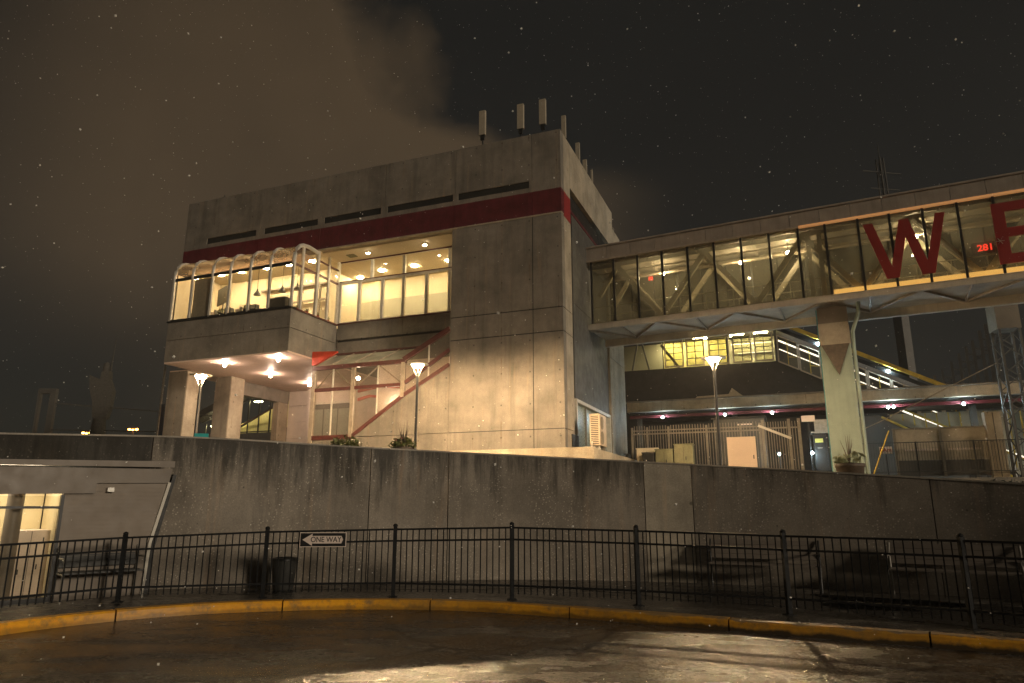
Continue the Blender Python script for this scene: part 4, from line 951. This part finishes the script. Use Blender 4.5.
S('stair_tube', MB().bar((8.4,VY+1.6,13.75),(19.0,VY+1.6,8.0),.10,.10).bar((8.4,VY+2.6,13.3),(19.0,VY+2.6,7.55),.06,.06), 'tube')
for k in range(8):
    x = 8.3+1.42*k; zb = 11.9-.537*(x-8.2); x2 = x+1.3; zb2 = zb-.537*1.3
    f = S('stair_window', MB().bar((x,VY,zb),(x,VY,zb+1.95),.1).bar((x2,VY,zb2),(x2,VY,zb2+1.95),.1).bar((x,VY,zb),(x2,VY,zb2),.1).bar((x,VY,zb+1.95),(x2,VY,zb2+1.95),.08), 'beige')
    xm = (x+x2)/2; zm = (zb+zb2)/2; S('glazing_bar', MB().bar((xm,VY+.03,zm),(xm,VY+.03,zm+1.9),.05).bar((xm,VY+.03,zm+.65),(x2,VY+.03,zb2+.9),.05), 'yellowtrim', f)
for x in (11.0,15.2): S('stair_bulb', MB().ball((x,VY-.3,14.0-.54*(x-8.9)),.09), 'tealbulb')
# second glazed stair seen through the undercroft, left
ls = thing('glazed_stair', 'yellow lit glazed stair rising beyond the open undercroft', 'stair', L(-51,34,1.9), BZ)
MB().prism([(-3,7.0),(13.5,12.9),(13.5,10.0),(6.6,7.6),(-3,7.6)], .9, 1.0).build('back_wall', M['stationwall'], ls)
for x in (-1.5,1.5,4.5,7.5,10.5): MB().box(x-.5,x+.5,.3,.5,9.2+.42*x,9.25+.42*x).build('light', M['stationpanel'], ls)
MB().prism([(-4,9.2),(14,16.6),(14,17.4),(-4,10.0)], -.4, 1.2).build('roof', M['dark'], ls)
mb = MB()
for k in range(10): x = -2.4+1.5*k; mb.box(x-.07,x+.07,-.05,.05,7.2,9.85+.41*x)
mb.bar((-3,0,9.0),(13.5,0,15.0),.12).bar((-3,0,7.7),(13.5,0,7.7),.12).bar((2.0,0,8.0),(12,0,12.6),.14); mb.build('frame', M['dark'], ls)
MB().bar((1.2,-.1,7.8),(12,-.1,12.3),.1).build('handrail', M['darkred'], ls)
MB().box(-5,15,-.3,.8,0,7.55).build('base_wall', M['grey'], ls)

# far things: tower pylon, catenary masts, left monument, gantry, sodium lamps
tp = thing('radio_mast', 'tall thin lattice mast rising behind the footbridge', 'mast', (36.2,62,1.9), R(20))
lattice(tp, .5,.22, 33, 1.1, M['silhouette']); MB().box(-.46,.46,-.46,.46,8,24).build('core', M['grey'], tp)
MB().bar((-2.4,0,31.3),(2.6,0,31.8),.09).bar((-1.6,0,29.6),(2.2,0,30.0),.08).build('cross_arm', M['silhouette'], tp)
MB().tube([(0,0,33),(0,0,34.4)],.05,6).build('tip', M['silhouette'], tp)
hts = [20.5,19.9,19.7,19.3,18.9,18.2,17.8,17.2]
for i, (x, y) in enumerate([(68.4,110),(64.7,102),(61.7,95),(58.3,88),(55.3,82),(52.1,76),(48.9,70),(46.1,65)]):
    if i == 0:
        cm = thing('catenary_mast', 'slim railway mast in the receding row under the footbridge', 'mast', (x,y,1.9), R(-30), 'railway masts in a row'); 
        MB().bar((0,0,0),(0,0,20.2),.40).build('post', M['grey'], cm); MB().bar((0,0,19.2),(2.0,0,18.6),.16).bar((0,0,18.0),(1.9,0,18.5),.12).build('arm', M['grey'], cm)
    else:
        d = dup(cm, (x,y,1.9)); d.scale = (.75,.75,hts[i]/20.5)
mo = thing('monument', 'dark monument silhouette with thin raised spire beyond the wall at left', 'monument', (-41.9,70,1.9), R(10))
MB().lathe([(.95,0),(.8,6.6),(.62,8.3)],n=4).build('plinth', M['silhouette'], mo)
MB().prism([(-.55,8.3),(.75,8.3),(.95,9.4),(1.05,11.2),(.55,12.4),(.50,13.2),(-.25,13.1),(-.3,12.3),(-1.35,12.75),(-1.15,11.3),(-.75,10.0)], -.45, .45).build('figure', M['silhouette'], mo)
MB().lathe([(.28,13.1),(.36,13.5),(.3,14.0),(.08,14.2)],n=8).tube([(.42,0,12.6),(.52,0,15.6),(.6,0,17.3)],[.10,.06,.02],6).build('spire', M['silhouette'], mo)
gt = thing('gantry', 'dark railway gantry with double posts far left beyond the wall', 'gantry', (-47.6,70,1.9), 0)
for x in (-.7,.7): MB().box(x-.3 if x > 0 else x-.12,x+.3 if x > 0 else x+.12,-.2,.2,0,10.9).build('post', M['grey'], gt)
MB().box(-.82,1.0,-.22,.22,10.9,11.4).build('head', M['grey'], gt); MB().bar((1,0,9.9),(17.5,0,8.6),.12).bar((1,0,7.2),(12,0,7.0),.1).build('beam', M['silhouette'], gt)
for (x, y, z, lb) in ((-43.8,80,10.2,'orange sodium lamp at right of the dark monument'),(-49.1,80,9.8,'orange sodium lamp at left of the dark monument')):
    t = thing('distant_street_lamp', lb, 'street lamp', (x,y,1.9), 0, 'distant sodium lamps'); MB().tube([(0,0,0),(0,0,z-1.7)],.09,6).build('pole', M['silhouette'], t); MB().bar((-.5,0,z-1.75),(.5,0,z-1.75),.08).build('arm', M['silhouette'], t)
    MB().ball((-.42,-.05,z-1.9),.17,.6).ball((.42,-.05,z-1.9),.17,.6).ball((0,-.1,z-1.95),.14,.6).build('bulb', M['orange'], t)
tag(MB().prism([(-4,0),(4,0),(3.6,.9),(1,1.5),(-2,1.3),(-3.8,.6)], 0, 6).build('low_building', M['silhouette'], None, 0, (-60,78,8.4), 0), 'low dark roof at the far left beyond the wall', 'building')

# things seen in the glazed bay
for (x, y, z, lb) in ((-15.1,.3,12.3,'middle one of the three black pendant lamps in the lit bay'),(-16.7,.3,12.3,'leftmost of the three black pendant lamps in the lit bay'),(-14.15,.3,12.3,'black pendant lamp seen nearest the bay side glass')):
    t = thing('pendant_lamp', lb, 'pendant lamp', L(x,y,z), BZ, 'pendant lamps in the bay')
    MB().lathe([(.19,0),(.17,.08),(.08,.2),(.04,.3),(.035,.34)],n=14).build('shade', M['dark'], t); MB().tube([(0,0,.33),(0,0,1.75)],.012,6).build('cord', M['dark'], t)
tv = thing('wall_screen', 'grey wall screen seen through the left bay panes', 'screen', L(-19.7,1.0,12.35), BZ+R(-24))
MB().box(-.75,.75,0,.06,0,.95).build('frame', M['dark'], tv); MB().box(-.70,.70,-.006,.001,.05,.90).build('display', M['grey'], tv); MB().tube([(0,.05,-1.75),(0,.05,.5)],.03,8).build('stand', M['dark'], tv)
eq = thing('cabinet_box', 'black box cabinet behind the bay pane nearest the corner', 'cabinet', L(-14.0,-1.3,10.72), BZ)
MB().box(-.50,.5,0,.5,0,.72).build('body', M['dark'], eq, .02); MB().box(-.45,.45,-.01,0,.1,.64).build('front', M['greydark'], eq)
rnd = random.Random(11)
for i in range(9):
    x = -15.2-.52*i; t = thing('sill_object', ['grey machine','dark potted plant','pale stacked cups'][i%3]+' on the bay sill, '+['nearest the corner','second from the corner','third from the corner','fourth from the corner','in the sill middle','just left of the middle','third from the left end','second from the left end','at the left end'][i], 'sill object', L(x,-1.45,10.72), BZ, 'objects along the bay sill')
    if i % 3 == 0: MB().box(-.2,.2,-.12,.15,0,.42).build('body', M['grey'], t, .02); MB().box(-.14,.14,-.13,-.12,.2,.36).build('front', M['silver'], t)
    elif i % 3 == 1:
        MB().lathe([(.08,0),(.12,.2),(.13,.22)],n=12).build('pot', M['dark'], t); mb = MB(); leafball(mb,(0,0,.33),.2,60,.06,rnd); mb.build('foliage', M['leaf'], t)
    else:
        MB().lathe([(.06,0),(.09,.25),(.09,.3)],n=12).build('cup', M['signwhite'], t); MB().lathe([(.06,0),(.09,.2),(.09,.4)],(.2,.02,0),12).build('cup', M['metalwhite'], t)
for k, (y, lb) in enumerate(((-1.0,'small potted plant on the bay side sill, nearest the front'),(-.35,'small potted plant on the bay side sill, before the thick post'),(.45,'small potted plant on the bay side sill, past the thick post'),(1.3,'small potted plant on the bay side sill, at the rear end'))):
    t = thing('potted_plant', lb, 'plant', L(-12.95,y,10.69), BZ, 'plants on the bay side sill'); MB().lathe([(.07,0),(.1,.14),(.11,.15)],n=10).build('pot', M['redpaint'], t); mb = MB(); leafball(mb,(0,0,.24),.15,50,.05,rnd); mb.build('foliage', M['leaf'], t)

# ------------------------------------------------------------------ falling snow
mb = MB(); rnd = random.Random(21)
for k in range(6500):
    y = 3.5+34*rnd.random()**.8; x = rnd.uniform(-1,1)*(y*.9+2); z = rnd.uniform(.2, 2+y*.85)
    r = rnd.choice((.003,.003,.004,.005,.006,.007,.010)); r = rnd.uniform(.014,.02) if k % 240 == 0 else r
    q = Vector((rnd.uniform(-1,1),rnd.uniform(-1,1),rnd.uniform(-1,1))).normalized(); s = q.orthogonal().normalized(); t = q.cross(s); p = Vector((x,y,z))
    mb.add([p+q*r*1.3,p-q*r*1.3,p+s*r,p-s*r,p+t*r,p-t*r], [(0,2,4),(0,4,3),(0,3,5),(0,5,2),(1,4,2),(1,3,4),(1,5,3),(1,2,5)])
sn = mb.build('falling_snow', M['snow']); sn['kind'] = 'stuff'

hm = bpy.data.materials.new('snowy_air'); hm.use_nodes = True; nt = hm.node_tree; nt.nodes.remove(nt.nodes['Principled BSDF'])
pvn = N(nt, 'ShaderNodeVolumePrincipled'); pvn.inputs['Color'].default_value = (.85,.84,.82,1); pvn.inputs['Density'].default_value = .0007; pvn.inputs['Anisotropy'].default_value = .2
nt.links.new(pvn.outputs[0], nt.nodes['Material Output'].inputs['Volume'])
hz_ = MB().box(-130,140,-45,150,-1.6,60).build('haze', hm); hz_['kind'] = 'stuff'; hz_.display_type = 'WIRE'
# ------------------------------------------------------------------ render settings
scene.view_settings.view_transform = 'Standard'; scene.view_settings.look = 'None'; scene.view_settings.exposure = .25; scene.view_settings.gamma = 1
scene.cycles.use_denoising = True; scene.cycles.volume_bounces = 0
scene.cycles.max_bounces = 7; scene.cycles.transparent_max_bounces = 16; scene.cycles.sample_clamp_indirect = 4; scene.cycles.sample_clamp_direct = 0
scene.cycles.caustics_reflective = False; scene.cycles.caustics_refractive = False
